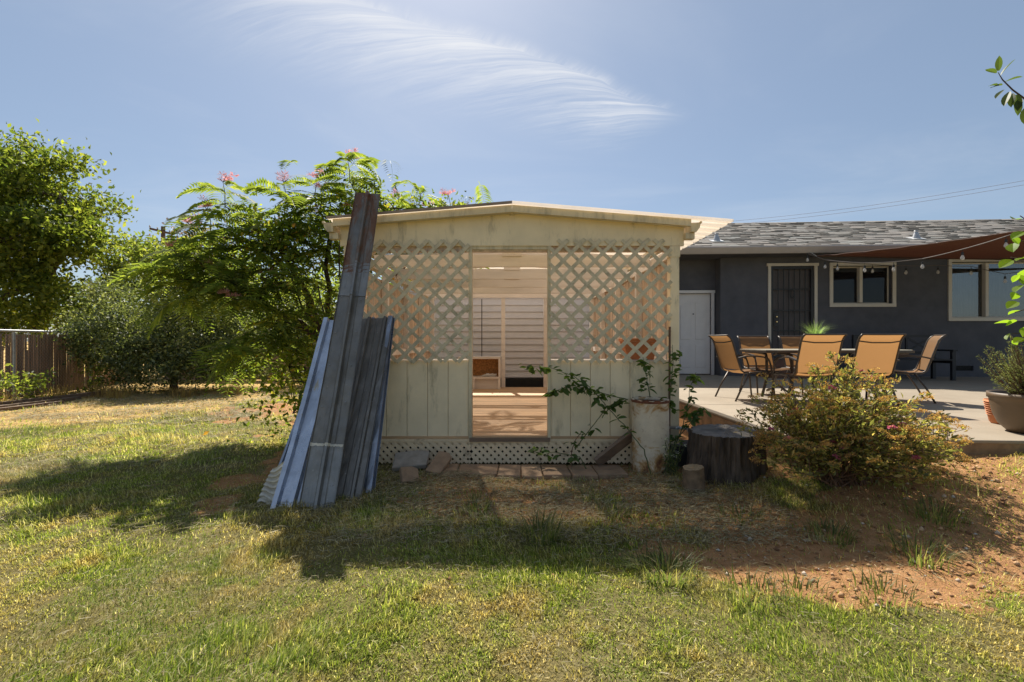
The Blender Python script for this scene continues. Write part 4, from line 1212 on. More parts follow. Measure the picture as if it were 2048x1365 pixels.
# pots
def potprof(r0, r1, h, rim):
    return [(0.001,0),(r0*0.9,0),(r0,0.02),(r0+(r1-r0)*0.42,h*0.2),(r0+(r1-r0)*0.74,h*0.45),(r1*0.975,h*0.75),(r1*0.985,h-rim),(r1*1.03,h-rim+0.005),(r1*1.035,h),(r1*0.97,h),(r1*0.95,h-0.05),(0.001,h-0.06)]
bp = thing('plant_pot', 'large brown bowl-shaped pot on the patio edge', 'pot', (4.78, 4.16, PZ))
MB().lathe(potprof(0.19, 0.30, 0.36, 0.055)[:-2]+[(0.27,0.31)], 56).build('bowl', M['pot'], bp, local=True, smooth=False)
mb = MB().lathe([(0.272,0.315),(0.17,0.325),(0.001,0.33)], 40); mb.build('soil', M['soil'], bp, local=True)
for o_ in bp.children: o_.data.polygons.foreach_set('use_smooth', [True]*len(o_.data.polygons))
tp = thing('plant_pot', 'ribbed terracotta pot half hidden behind the large brown pot', 'pot', (5.02, 4.62, PZ))
MB().lathe([(0.001,0),(0.11,0),(0.125,0.02),(0.15,0.16),(0.165,0.24),(0.16,0.24),(0.15,0.21),(0.001,0.2)], 40).build('body', M['terracotta'], tp, local=True, smooth=True)
for z in np.arange(0.09, 0.235, 0.022): MB().lathe([(0.126+0.16*z,-0.006),(0.133+0.165*z,0),(0.126+0.16*z,0.006)], 40, (0,0,z)).build('ridge', M['terracotta'], tp, local=True)

# ------------------------------------------------------------------ shade sail, string lights, wires
A = P(1634, 513, 10.25); Bp = P(2110, 452, 7.4); Cp = P(2180, 524, 10.2)
mb = MB(); n_ = 18
idx = {}
for i in range(n_+1):
    for j in range(n_+1-i):
        a = i/n_; b = j/n_; c = 1-a-b
        p = Bp*a + Cp*b + A*c
        sag = -1.3*a*b*c*3 - 0.14*(a*c*4)*(0.5) - 0.10*(b*c)
        # edges curve inwards
        p = p + Vector((0, 0.5*(a*c)*1.0 - 0.35*b*c, sag*0.5 + 0.012*math.sin(a*40+b*13)*c))
        idx[i, j] = len(mb.v); mb.v.append(tuple(p))
for i in range(n_):
    for j in range(n_-i):
        mb.f.append((idx[i,j], idx[i+1,j], idx[i,j+1]))
        if i+j < n_-1: mb.f.append((idx[i+1,j], idx[i+1,j+1], idx[i,j+1]))
sail = thing('shade_sail', 'rust brown triangular shade sail stretched from the house eave', 'shade sail', A)
so_ = mb.build('cloth', M['sail'], sail, smooth=True); so_.modifiers.new('t','SOLIDIFY').thickness = 0.003
edge = [Vector(mb.v[idx[i, 0]]) for i in range(n_+1)]
MB().tube([p+Vector((0,0,0.004)) for p in edge], 0.012, 6).build('hem', M['sail'], sail)
bk_e = [Vector(mb.v[idx[0, j]]) for j in range(n_+1)]
MB().tube(bk_e, 0.012, 6).build('hem', M['sail'], sail)
MB().tube([A, A+Vector((-0.12, 0.05, 0.10))], 0.008, 6).build('tie', M['galv'], sail)
MB().tube([Bp, Bp+Vector((0.6, -0.4, 0.1))], 0.008, 6).build('tie', M['galv'], sail)
MB().tube([Cp, Cp+Vector((0.15, 0.15, 0.1))], 0.008, 6).build('tie', M['galv'], sail)
def bulb_parts(parent, p, s=1.0):
    q0 = p - org(parent)
    k = MB().lathe([(0.004,0),(0.004,-0.05),(0.017,-0.055),(0.02,-0.10),(0.017,-0.105),(0.001,-0.105)], 10).build('socket', M['rubber'], parent, local=True)
    k.location = q0
    g_ = MB().lathe([(0.013,-0.106),(0.018,-0.12),(0.029,-0.145),(0.030,-0.165),(0.020,-0.187),(0.001,-0.195)], 12).build('bulb', M['bulb'], parent, local=True, smooth=True)
    g_.location = q0
def strand(label, pts, bulbs, r=0.009):
    o = thing('string_lights', label, 'string lights', pts[0], group=None)
    fine_ = []
    for a, b in zip(pts[:-1], pts[1:]):
        for k in range(6):
            t = k/6; p = a*(1-t)+b*t; p = p + Vector((0,0,-0.05*math.sin(math.pi*t)*(b-a).length*0.25)); fine_.append(p)
    fine_.append(pts[-1])
    MB().tube(fine_, r, 6).build('cord', M['cord'], o)
    for bpx in bulbs:
        best = min(fine_, key=lambda p: abs((p.x/p.y*F+1024)-bpx))
        bulb_parts(o, best)
    return o
front = [P(1615, 507, 10.3), P(1650, 520, 10.0), P(1700, 525, 9.6), P(1760, 526, 9.2), P(1845, 518, 8.7), P(1925, 499, 8.2), P(2012, 473, 7.7), P(2080, 450, 7.4)]
strand('string of clear bulbs hung along the front edge of the sail', front, (1617, 1648, 1733, 1783, 1842, 1922, 2010))
rear = [P(1675, 524, 10.0), P(1745, 529, 10.1), P(1812, 532, 10.1), P(1876, 531, 10.1), P(1942, 533, 10.0), P(2010, 548, 9.4), P(2070, 540, 9.2)]
strand('string of clear bulbs hung behind the sail by the house wall', rear, (1680, 1745, 1810, 1874, 1940, 2010), 0.006)
for i, (yl, yr) in enumerate(((446, 357), (452, 366))):
    a = P(1380, yl+4, 46); b = P(2200, yr-22, 30)
    pts = [a*(1-t)+b*t+Vector((0,0,-0.5*math.sin(math.pi*t))) for t in np.linspace(0, 1, 14)]
    tag(MB().tube(pts, 0.011, 5).build('power_line', M['cord']), 'thin dark overhead wire crossing the sky above the house roof', 'wire', 'overhead wires above the house')
# ------------------------------------------------------------------ vegetation helpers
def leaf_cards(C, size, rng, up=0.4, long=1.0, D=None, fold=0.18):
    """C (n,3) positions -> folded leaf blades: 4 verts, 2 triangles each"""
    n = len(C)
    if D is None:
        D = rng.normal(size=(n,3))
    D = D/np.linalg.norm(D, axis=1, keepdims=True)
    N = rng.normal(size=(n,3)); N[:,2] += up*2
    N = N - D*np.sum(N*D, axis=1, keepdims=True); N /= np.linalg.norm(N, axis=1, keepdims=True)+1e-9
    B = np.cross(D, N)
    s = (size*rng.uniform(0.6, 1.25, n))[:,None]
    w = s/(1.9*long)
    V = np.empty((n,4,3))
    V[:,0] = C; V[:,1] = C+D*s*0.5-B*w*0.5+N*w*fold; V[:,2] = C+D*s-N*s*0.1; V[:,3] = C+D*s*0.5+B*w*0.5+N*w*fold
    b = np.arange(n)[:,None]*4
    Fa = np.concatenate([b+np.array([[0,2,1]]), b+np.array([[0,3,2]])], 1).reshape(-1,3)
    return V.reshape(-1,3), Fa
def clump_points(rng, center, radii, nclump, nleaf, cr, shell=0.45, low=-1.0):
    """leaf positions gathered in clumps through an ellipsoid"""
    out = []
    d = rng.normal(size=(nclump*4,3)); d /= np.linalg.norm(d, axis=1, keepdims=True)
    d = d[d[:,2] > low][:nclump]
    r = (shell + (1-shell)*rng.random(len(d))**0.6)*rng.uniform(0.82, 1.12, len(d))
    cc = np.array(center)+d*r[:,None]*np.array(radii)
    per = max(1, nleaf//len(cc))
    for c in cc:
        k = int(per*rng.uniform(0.5, 1.5)); q_ = rng.normal(size=(k,3))*cr*rng.uniform(0.7, 1.3)*np.array([1.1,1.1,0.7])
        out.append(c+q_)
    return np.concatenate(out), cc
def limb(mb, a, b, r0, r1, rg_, wig=0.08, n=6):
    a = Vector(a); b = Vector(b); L = (b-a).length; pts = []; rad = []
    for i in range(n+1):
        t = i/n; w = wig*L*math.sin(math.pi*t)
        pts.append(a*(1-t)+b*t+Vector((rg_.uniform(-1,1), rg_.uniform(-1,1), rg_.uniform(-0.3,1)))*w*0.5)
        rad.append(r0+(r1-r0)*t)
    mb.tube(pts, rad, 7); return pts
def tree(name, label, base, fork, blobs, leafn, leafs, mat, trunk_r, seed, cat='tree', group=None, clump=60, cr=0.35, up=0.4, shell=0.45, long=1.0, lim=9, low=-1):
    rng = np.random.default_rng(seed); rg_ = random.Random(seed)
    o = thing(name, label, cat, base, group=group)
    tot = sum(b[1][0]*b[1][2] for b in blobs)
    P_ = []; CC = []
    for (c, rad) in blobs:
        f = rad[0]*rad[2]/tot
        p, cc = clump_points(rng, c, rad, max(4, int(clump*f)), int(leafn*f), cr, shell, low)
        P_.append(p); CC.append(cc)
    P_ = np.concatenate(P_); CC = np.concatenate(CC)
    mb = MB()
    b = Vector(base); fk = Vector(fork)
    limb(mb, b-Vector((0,0,0.1)), fk, trunk_r, trunk_r*0.7, rg_, 0.04)
    for (c, rad) in blobs:
        mid = fk*0.5+Vector(c)*0.5
        limb(mb, fk, c, trunk_r*0.6, trunk_r*0.25, rg_, 0.1)
        d2 = np.linalg.norm(CC-np.array(c), axis=1)
        near = CC[np.argsort(d2)[:max(4, lim)]]
        pick = CC[rng.choice(len(CC), min(len(CC), lim), replace=False)]
        for q_ in pick:
            if np.linalg.norm((q_-np.array(c))/np.array(rad)) < 1.3:
                limb(mb, c, q_, trunk_r*0.25, trunk_r*0.06, rg_, 0.12, 4)
    mb.build('trunk', M['bark'], o, smooth=True)
    V, Fa = leaf_cards(P_, leafs, rng, up, long)
    tag(raw_mesh('crown', V, Fa, mat, o), kind='stuff')
    return o
# ------------------------------------------------------------------ left background
tree('large_tree', 'tall broad-crowned green tree standing behind the slatted fence', (-17.2, 16.5, 0), (-16.9, 16.4, 3.4),
     [((-19.0,16.5,7.1),(2.2,2.2,1.6)), ((-16.5,16.6,6.5),(1.35,1.8,1.4)), ((-17.8,16.0,4.8),(2.8,2.4,1.5)), ((-21.5,16,5),(2.6,2.4,2.4)), ((-15.9,16.3,4.7),(1.0,1.5,1.0)), ((-17.6,15.6,2.6),(2.9,1.6,1.3))],
     44000, 0.20, M['leaf_tree'], 0.26, 21, clump=210, cr=0.36, shell=0.4, lim=16)
tree('leafy_tree', 'lower yellowish-green tree between the tall tree and rounded bush', (-12.2, 16.5, 0), (-12.3, 16.4, 1.6),
     [((-13.4,16.4,3.7),(1.6,1.3,1.3)), ((-12.0,16.6,3.6),(1.5,1.2,1.3)), ((-10.6,17.2,3.4),(1.3,1.2,1.2)), ((-13.4,15.6,1.7),(1.8,1.0,1.2)), ((-10.4,17.0,2.6),(1.4,1.2,1.5))],
     21000, 0.17, M['leaf_hedge'], 0.13, 22, clump=80, cr=0.3)
tree('thin_tree', 'sparse tree with small reddish leaves behind the mimosa', (-15.2, 21.5, 0), (-15.2, 21.5, 3.2),
     [((-15.9,21.5,5.2),(1.7,1.2,1.1)), ((-14.5,21.5,5.8),(1.2,1.0,1.4)), ((-13.6,21.5,5.0),(1.2,1.0,1.2))], 1500, 0.16, M['leaf_red'], 0.10, 23, clump=60, cr=0.35, lim=22)
tree('rounded_bush', 'big rounded dark evergreen bush growing against the fence', (-8.4, 11.3, 0), (-8.4, 11.3, 0.5),
     [((-8.6,11.4,1.5),(2.0,1.35,1.5)), ((-7.4,11.2,1.2),(1.15,1.2,1.25)), ((-9.5,11.0,1.25),(0.95,0.9,0.95)), ((-7.9,10.9,0.7),(1.6,0.9,0.75))],
     42000, 0.085, M['leaf_bush'], 0.10, 24, 'bush', clump=330, cr=0.15, up=0.7, shell=0.72, low=-0.75)
tree('back_shrub', 'dark leafy shrub growing between rounded bush and mimosa', (-5.4, 12.2, 0), (-5.4, 12.2, 0.6),
     [((-5.6,12.2,1.2),(1.0,0.8,1.1)), ((-4.4,12.4,0.9),(0.9,0.7,0.8))], 7000, 0.10, M['leaf_bush'], 0.06, 25, 'bush', clump=60, cr=0.18)
tree('back_tree', 'leafy green tree standing beyond the back fence behind the mimosa', (-6.6, 19, 0), (-6.6, 19, 1.5),
     [((-7.6,19,2.7),(1.9,1.2,1.3)), ((-5.4,19,2.5),(1.7,1.2,1.3)), ((-9.4,19.4,2.6),(1.6,1.2,1.4))], 11000, 0.17, M['leaf_hedge'], 0.12, 26, clump=90, cr=0.28)
# side fence: chain link with reed slats, posts and a top rail
FA = Vector((-9.95, 7.2, 0)); FB = Vector((-10.75, 13.2, 0)); FH = 1.42
fdir = (FB-FA).normalized(); FL = (FB-FA).length
fnc = thing('slatted_fence', 'chain-link side fence threaded with brown reed slats', 'fence', FA)
MB().tube([FA+Vector((0,0,FH)), FB+Vector((0,0,FH))], 0.024, 10).build('top_rail', M['galv'], fnc)
for s in np.arange(0.1, FL, 2.0):
    MB().tube([FA+fdir*s+Vector((0.06,0,-0.1)), FA+fdir*s+Vector((0.06,0,FH-0.03))], 0.026, 10).build('post', M['galv'], fnc)
rg_ = random.Random(8)
s = 0.02
while s < FL:
    w_ = rg_.uniform(0.022, 0.034); p = FA+fdir*s
    t_ = FH-0.05-(rg_.uniform(0.02,0.35) if rg_.random() < 0.16 else rg_.uniform(0,0.03))
    if rg_.random() > 0.06:
        MB().bar(p+Vector((rg_.uniform(-0.006,0.006),0,0.03)), p+fdir*rg_.uniform(-0.012,0.012)+Vector((0,0,t_)), 0.009, w_, fdir).build('slat', M['slat'], fnc)
    s += w_+rg_.uniform(0.002, 0.010)
mb = MB()
for k in np.arange(-FH, FL, 0.075):
    for sg in (1, -1):
        a = k if sg > 0 else k+FH; b = a+sg*FH
        z0 = 0.02; z1 = FH-0.02
        pa = FA+fdir*a+Vector((0.022,0,z0)); pb = FA+fdir*b+Vector((0.022,0,z1))
        if min(a, b) < 0 or max(a, b) > FL: continue
        mb.tube([pa, pb], 0.0022, 3, False)
tag(mb.build('chain_link', M['galv'], fnc), kind='stuff')
# back fence of upright boards
bf = thing('board_fence', 'brown upright-board back fence seen through the mimosa branches', 'fence', (-6, 14, 0))
x = -10.7
while x < -2.4:
    w_ = rg_.uniform(0.11, 0.14)
    MB().box((x, 14.0+rg_.uniform(0,0.01), 0.02), (x+w_, 14.02, 1.5+rg_.uniform(-0.03,0.03))).build('fence_board', M['slat'], bf)
    x += w_+rg_.uniform(0.004, 0.012)
for z in (0.35, 1.2): MB().box((-10.7, 14.021, z), (-2.4, 14.06, z+0.09)).build('fence_rail', M['slat'], bf)
# neighbour's house, a glimpse under the mimosa
nh = thing('neighbour_house', 'distant pale neighbour house glimpsed under the mimosa branches', 'house', (-12.5, 30, 0))
MB().box((-17, 30, 0), (-9, 36, 2.7)).build('wall', M['siding_white'], nh)
MB().prism([(29.5,2.65),(36.5,2.65),(33,4.0)], 'x', -17.4, -8.6).build('roof', simple('far_roof',(0.22,0.21,0.2),0.9), nh)
for x in (-14.6, -12.6, -11.2): MB().box((x, 29.95, 1.0), (x+0.8, 29.99, 2.1)).build('window', M['innerdoor'], nh)
# utility pole
up_ = thing('utility_pole', 'wooden utility pole with crossarm and grey transformer', 'pole', (-23.0, 30, 0))
MB().tube([(-23,30,-0.2),(-23,30,8.75)], [0.17,0.12], 10).build('post', M['pole'], up_)
MB().bar((-23.85,30.0,8.62), (-22.2,29.7,8.2), 0.12, 0.14).build('crossarm', M['pole'], up_)
MB().lathe([(0.001,0.9),(0.24,0.88),(0.26,0.8),(0.26,0.05),(0.22,0),(0.001,0)], 16, (-22.6,29.8,6.95)).build('transformer', simple('transformer_grey',(0.45,0.47,0.5),0.5), up_)
for x in (-23.8,-23.3,-22.5): MB().lathe([(0.02,0),(0.05,0.03),(0.03,0.1),(0.05,0.12),(0.02,0.16)], 8, (x, 29.9, 8.62-(x+23.85)*0.25+0.06)).build('insulator', M['galv'], up_)
# old boards lying along the fence
for i, (a, b, z, w_, lab) in enumerate((((-9.35,7.6),(-9.0,10.3),0.07,0.10,'upper of the weathered timbers lying along the slatted fence'),((-9.15,7.5),(-8.95,9.4),0.04,0.12,'middle one of the weathered timbers lying along the slatted fence'),((-8.95,7.3),(-8.7,8.8),0.03,0.10,'shortest outer timber lying in the straw along the slatted fence'))):
    z += float(gh(a[0], a[1]))
    tag(MB().bar((a[0],a[1],z), (b[0],b[1],z), w_, 0.07).build('old_timber', M['plank']), lab, 'timber', 'timbers along the fence')

# ------------------------------------------------------------------ mimosa
MBASE = Vector((-2.62, 6.3, 0)); MBASE.z = float(gh(-2.62, 6.3))
mim = thing('mimosa_tree', 'feathery mimosa tree with pink silk flowers beside the shed', 'tree', MBASE)
def frond_mesh(seed, L=0.34, n=13):
    r_ = random.Random(seed); mb = MB()
    def ax(s): return Vector((0, L*s*(1-0.12*s), 0.06*L*math.sin(s*2.2) - L*0.62*s*s))
    for j in range(4):
        a = ax(j/4); b = ax((j+1)/4); w = 0.0035*(1-j/5)
        mb.add([a-Vector((w,0,0)), a+Vector((w,0,0)), b+Vector((w*0.8,0,0)), b-Vector((w*0.8,0,0))], [(0,1,2,3)])
    for i in range(n):
        s = 0.18+0.82*i/(n-1); c = ax(s); ln = L*0.40*math.sin(math.pi*(0.16+0.74*s))*r_.uniform(0.85,1.1)
        for sg in (-1, 1):
            d = Vector((sg*0.9, 0.55, -0.12)).normalized()
            tip = c+d*ln+Vector((0,0,-0.20*ln)); mid = c+d*ln*0.5+Vector((0,0,0.03*ln))
            w = Vector((-0.35*sg, 0.9, 0)).normalized()*(0.011+0.03*ln)
            mb.add([c, mid-w, tip, mid+w], [(0,1,2,3)])
    me = mb.build('frond', M['frond'], None); d_ = me.data; bpy.data.objects.remove(me)
    return d_
FR = [frond_mesh(i, 0.36+0.06*(i % 3)) for i in range(5)]
def flower_mesh(seed, R_=0.05):
    r_ = random.Random(seed); mb = MB()
    for c in range(r_.choice((2,3,4))):
        o_ = Vector((r_.uniform(-1,1), r_.uniform(-1,1), r_.uniform(-0.4,0.6)))*R_
        for k in range(26):
            d = Vector((r_.gauss(0,1), r_.gauss(0,1), abs(r_.gauss(0,0.8))+0.1)).normalized(); L = R_*r_.uniform(0.6,1.0)
            w = d.orthogonal().normalized()*0.004
            mb.add([o_, o_+d*L+w, o_+d*L*1.05-w], [(0,1,2)])
    me = mb.build('flower', M['silk'], None); d_ = me.data; bpy.data.objects.remove(me)
    return d_
FLW = [flower_mesh(i, 0.065) for i in range(4)]
rgm = random.Random(31)
# branch tips: photo position, distance, number of fronds, flowers
tips = [(450,365,5.7,17,2),(420,420,5.6,14,1),(572,365,5.7,13,2),(628,355,6.0,12,1),(700,318,6.0,26,1),(838,368,6.6,14,0),(800,400,6.3,10,1),(898,395,6.9,12,2),(955,420,7.2,6,2),
        (300,540,5.6,18,0),(350,505,5.4,15,1),(385,450,5.8,14,2),(330,575,5.3,16,0),(452,712,5.2,15,0),(500,700,5.4,11,0),(470,600,5.3,15,1),(530,560,5.6,13,1),(600,560,5.9,10,0),(560,640,5.5,14,0),
        (500,480,5.8,14,1),(560,450,5.9,14,1),(640,430,6.1,14,1),(690,420,6.2,10,1),(760,425,6.4,10,1),(860,420,6.8,9,1),(510,415,5.8,12,0),(590,410,6.0,12,0),(660,520,6.2,8,0),(600,690,5.6,9,0),(420,545,5.5,13,1),(640,380,6.0,8,1)]
fork = MBASE+Vector((0.05, 0.1, 1.15)); mbt = MB()
limb(mbt, MBASE-Vector((0,0,0.1)), fork, 0.085, 0.07, rgm, 0.05)
hubs = [P(600, 560, 6.1), P(520, 600, 5.8), P(660, 470, 6.2), P(560, 500, 6.0), P(740, 430, 6.45), P(590, 650, 5.9)]
for h in hubs: limb(mbt, fork, h, 0.045, 0.024, rgm, 0.08, 6)
nfr = 0; extra = []
for (px, py, d, nf, nfl) in tips:
    t_ = P(px, py, d); t_.z -= 0.30 if py < 475 else 0
    h = min(hubs, key=lambda q_: (q_-t_).length)
    pts = limb(mbt, h, t_, 0.017, 0.005, rgm, 0.10, 7)
    dirb = (pts[-1]-pts[-3]).normalized()
    crown = py < 475
    if crown:                                   # upright shoot with fronds spraying out all round
        sh = [t_ - Vector((0,0,0.02)), t_ + Vector((rgm.uniform(-0.03,0.03), 0, 0.16)), t_ + Vector((rgm.uniform(-0.06,0.06), 0, 0.30))]
        t_ = sh[2]; sh0 = sh[0] - Vector((0,0,0.30)); mbt.tube(sh, [0.006,0.005,0.003], 5)
    for k in range(nf):
        if crown:
            s = k/nf; p = sh0.lerp(sh[2], s) + Vector((rgm.gauss(0,0.02), rgm.gauss(0,0.02), 0))
            az = k*2.4 + rgm.uniform(-0.5,0.5); pitch = rgm.uniform(-0.1, 0.4)*(0.5+s); ksc = 1.5-0.45*s
        else:
            s = rgm.random()**1.3; p = pts[-1]*(1-s)+pts[-4]*s
            p = p - dirb*0.02 + Vector((rgm.gauss(0,0.05), rgm.gauss(0,0.05), rgm.gauss(0,0.05)))
            az = rgm.uniform(0, 2*math.pi); pitch = rgm.uniform(-0.45, 0.6); ksc = rgm.uniform(1.0,1.45)
        o = bpy.data.objects.new('frond', rgm.choice(FR)); 
        if nfr < 300:
            COL.objects.link(o); o.parent = mim; o.location = p-MBASE; o.rotation_euler = (pitch, rgm.uniform(-0.4,0.4), az); k_ = ksc; o.scale = (k_,k_,k_)
        else:
            extra.append((o.data, Matrix.Translation(p) @ Matrix.Rotation(az,4,'Z') @ Matrix.Rotation(pitch,4,'X') @ Matrix.Scale(ksc,4)))
            bpy.data.objects.remove(o)
        nfr += 1
    for k in range(nfl+1 if nfl else 0):
        p = t_ + Vector((rgm.uniform(-0.07,0.07), rgm.uniform(-0.05,0.05), rgm.uniform(0.02,0.08)))
        mbt.tube([t_, p], 0.004, 5)
        o = bpy.data.objects.new('flower', rgm.choice(FLW)); COL.objects.link(o); o.parent = mim; o.location = p-MBASE; o.rotation_euler = (rgm.uniform(-0.4,0.4), 0, rgm.uniform(0,6))
mbt.build('trunk', M['bark'], mim, smooth=True)
mb = MB()
for (d_, m_) in extra:
    mb.add([m_ @ v.co for v in d_.vertices], [tuple(p.vertices) for p in d_.polygons])
# more fronds deep inside the crown
for i in range(60):
    h = rgm.choice(hubs+[P(t_[0],t_[1],t_[2]) for t_ in tips])
    p = h+Vector((rgm.gauss(0,0.16), rgm.gauss(0,0.2), rgm.gauss(-0.08,0.13)))
    if p.x > -1.85 and p.z < 2.75: continue
    m_ = Matrix.Translation(p) @ Matrix.Rotation(rgm.uniform(0,6.28),4,'Z') @ Matrix.Rotation(rgm.uniform(-0.6,0.6),4,'X') @ Matrix.Scale(rgm.uniform(0.7,1.1),4)
    d_ = rgm.choice(FR)
    mb.add([m_ @ v.co for v in d_.vertices], [tuple(p_.vertices) for p_ in d_.polygons])
V = np.array(mb.v); 
tag(raw_mesh('inner_fronds', V, np.array(mb.f), M['frond'], mim), kind='stuff')
# round-leaved sapling tangled in the mimosa
tree('leafy_sapling', 'round-leaved green sapling tangled into the mimosa behind the metal sheets', (-2.25, 5.75, 0), (-2.3, 5.75, 0.8),
     [((-2.45,5.75,1.9),(0.62,0.5,0.75)), ((-2.15,5.7,2.55),(0.45,0.4,0.45)), ((-2.5,5.55,0.7),(0.5,0.35,0.5)), ((-2.2,5.5,0.5),(0.4,0.3,0.4)), ((-2.75,5.6,0.9),(0.55,0.35,0.6)), ((-2.6,5.4,0.35),(0.5,0.3,0.3)), ((-1.6,6.2,3.02),(0.95,0.4,0.28)), ((-3.1,5.7,2.5),(0.6,0.4,0.5)), ((-0.95,6.6,3.12),(0.65,0.3,0.18))],
     3600, 0.078, M['vineleaf'], 0.03, 41, 'sapling', clump=150, cr=0.13, up=0.3, shell=0.2, lim=14)
# ------------------------------------------------------------------ rose canes by the tank
def leaf_data(name, L, W, mat, seed, serr=0.0):
    mb = MB(); n = 5
    for i in range(n+1):
        s = i/n; w = W*math.sin(math.pi*min(1, s*0.92+0.06))**0.8/2; z = -0.12*L*s*s
        if i == n: w = 0.0005
        mb.v += [(-w, L*s, z+w*0.35), (0, L*s, z), (w, L*s, z+w*0.35)]
    for i in range(n):
        k = i*3; mb.f += [(k,k+1,k+4,k+3),(k+1,k+2,k+5,k+4)]
    o = mb.build(name, mat, None, smooth=False); d = o.data; bpy.data.objects.remove(o); return d
ROSE = [leaf_data('leaf', 0.055+0.012*i, 0.034+0.006*i, M['roseleaf'], i) for i in range(3)]
rgr = random.Random(77)
def put_leaf(parent, data, p, az, pitch, roll=0.0, s=1.0, name='leaf'):
    o = bpy.data.objects.new(name, data); COL.objects.link(o); o.parent = parent
    o.location = Vector(p)-org(parent); o.rotation_euler = (pitch, roll, az); o.scale = (s, s, s)
    return o
rose = thing('rose_bush', 'straggling rose canes with sparse leaves round the rusty cylinder', 'rose bush', (1.22, 4.2, 0))
canes = [([(1302,930,4.12),(1288,900,4.12),(1255,858,4.2),(1215,815,4.28),(1180,775,4.33),(1145,752,4.36),(1100,735,4.38),(1045,733,4.36)], 30),
         ([(1150,900,4.36),(1165,878,4.36),(1190,848,4.36),(1212,815,4.35),(1235,805,4.33),(1256,800,4.32)], 14),
         ([(1256,800,4.32),(1215,790,4.32),(1170,775,4.35),(1130,775,4.38),(1095,790,4.38)], 22),
         ([(1300,795,4.36),(1297,775,4.38),(1291,745,4.40),(1286,715,4.42)], 13),
         ([(1325,930,4.22),(1338,880,4.36),(1336,830,4.40),(1342,780,4.41),(1346,720,4.41),(1345,690,4.42)], 26),
         ([(1325,930,4.15),(1360,870,4.30),(1374,820,4.45),(1380,775,4.6),(1392,745,4.7)], 22),
         ([(1180,930,4.2),(1160,915,4.2),(1110,905,4.28),(1075,905,4.33),(1060,898,4.36)], 8),
         ([(1140,935,4.2),(1144,900,4.34),(1152,878,4.36),(1162,865,4.38)], 6),
         ([(1330,925,4.18),(1352,880,4.3),(1385,840,4.4),(1402,815,4.45)], 14)]
for (pl_, nl) in [(c_[0], int(c_[1]*1.5)) for c_ in canes]:
    pts = [P(*q_) for q_ in pl_]
    if pl_[0][1] > 925: pts[0].z = float(gh(pts[0].x, pts[0].y))-0.01
    fine_ = []
    for a, b in zip(pts[:-1], pts[1:]):
        for k in range(5): fine_.append(a.lerp(b, k/5)+Vector((rgr.uniform(-1,1), rgr.uniform(-1,0.3), rgr.uniform(-1,1)))*0.004)
    fine_.append(pts[-1])
    n_ = len(fine_)
    MB().tube(fine_, [0.0055-0.0035*i/n_ for i in range(n_)], 6).build('cane', M['greenstem'] if nl > 10 else M['twig'], rose)
    for k in range(nl):
        i = int(n_*(0.25+0.75*rgr.random()**0.7))-1; p = fine_[max(0, i)]
        st_ = p+Vector((rgr.uniform(-1,1), rgr.uniform(-1,0.1), rgr.uniform(-0.8,0.6))).normalized()*rgr.uniform(0.015,0.05)
        if st_.y > SY-0.07 and st_.x < 1.66: st_.y = SY-0.07
        for q_ in range(rgr.choice((1,1,2,3))):
            put_leaf(rose, rgr.choice(ROSE), st_+Vector((rgr.uniform(-0.02,0.02), rgr.uniform(-0.015,0.0), rgr.uniform(-0.02,0.02))), rgr.uniform(0,6.28), rgr.uniform(-0.9,0.5), rgr.uniform(-0.7,0.7), rgr.uniform(0.75,1.3))
# white-flowered weed at the foot of the tank
ww = thing('flowering_weed', 'small weed with white flowers at the foot of rusty cylinder', 'weed', (1.42, 4.10, 0.0))
mb = MB(); wl_ = []
for k in range(16):
    a = Vector((1.42+rgr.uniform(-0.05,0.05), 4.10+rgr.uniform(-0.04,0.04), 0.0)); b = a+Vector((rgr.uniform(-0.14,0.12), rgr.uniform(-0.08,0.05), rgr.uniform(0.18,0.36)))
    mb.tube([a, a.lerp(b,0.5)+Vector((0.01,0,0.03)), b], [0.003,0.0025,0.0015], 5)
    for q_ in range(7): wl_.append(a.lerp(b, rgr.uniform(0.2,1)))
    if k % 3 == 0:
        fl = MB()
        for j in range(9):
            c = b+Vector((rgr.gauss(0,0.012), rgr.gauss(0,0.01), rgr.gauss(0.005,0.008)))
            for i in range(4):
                an = i*1.57+j; fl.add([c, c+Vector((math.cos(an)*0.008, math.sin(an)*0.008, 0.003)), c+Vector((math.cos(an+0.8)*0.008, math.sin(an+0.8)*0.008, 0.003))], [(0,1,2)])
        fl.build('flower_head', M['white_petal'], ww)
mb.build('stems', M['greenstem'], ww)
Vl, Fl = leaf_cards(np.array(wl_)+RNG.normal(size=(len(wl_),3))*0.008, 0.045, RNG, 0.3, 1.6)
tag(raw_mesh('leaves', Vl, Fl, M['weed'], ww), kind='stuff')

# ------------------------------------------------------------------ spirea
SB = Vector((2.50, 3.45, 0)); SB.z = float(gh(2.50, 3.45))
spi = thing('flowering_shrub', 'spreading shrub with rusty dried flower heads and pink blooms', 'shrub', SB)
rgs = random.Random(55); rs = np.random.default_rng(55)
def head_data(mat, seed, R_):
    r_ = np.random.default_rng(seed); n = 90
    a = r_.uniform(0, 6.283, n); rr = np.sqrt(r_.random(n))*R_
    C = np.stack([rr*np.cos(a), rr*np.sin(a), 0.35*R_*(1-(rr/R_)**2)+r_.normal(size=n)*0.003], 1)
    V, Fa = leaf_cards(C, 0.012, r_, 0.8, 0.8)
    o = raw_mesh('flower_head', V, Fa, mat); d = o.data; bpy.data.objects.remove(o); return d
DRY = [head_data(M['spirea_dry'], i, 0.034+0.008*i) for i in range(4)]
PINK = [head_data(M['spirea_pink'], 10+i, 0.020+0.005*i) for i in range(2)]
mbs = MB(); pts_l = []; dirs_l = []
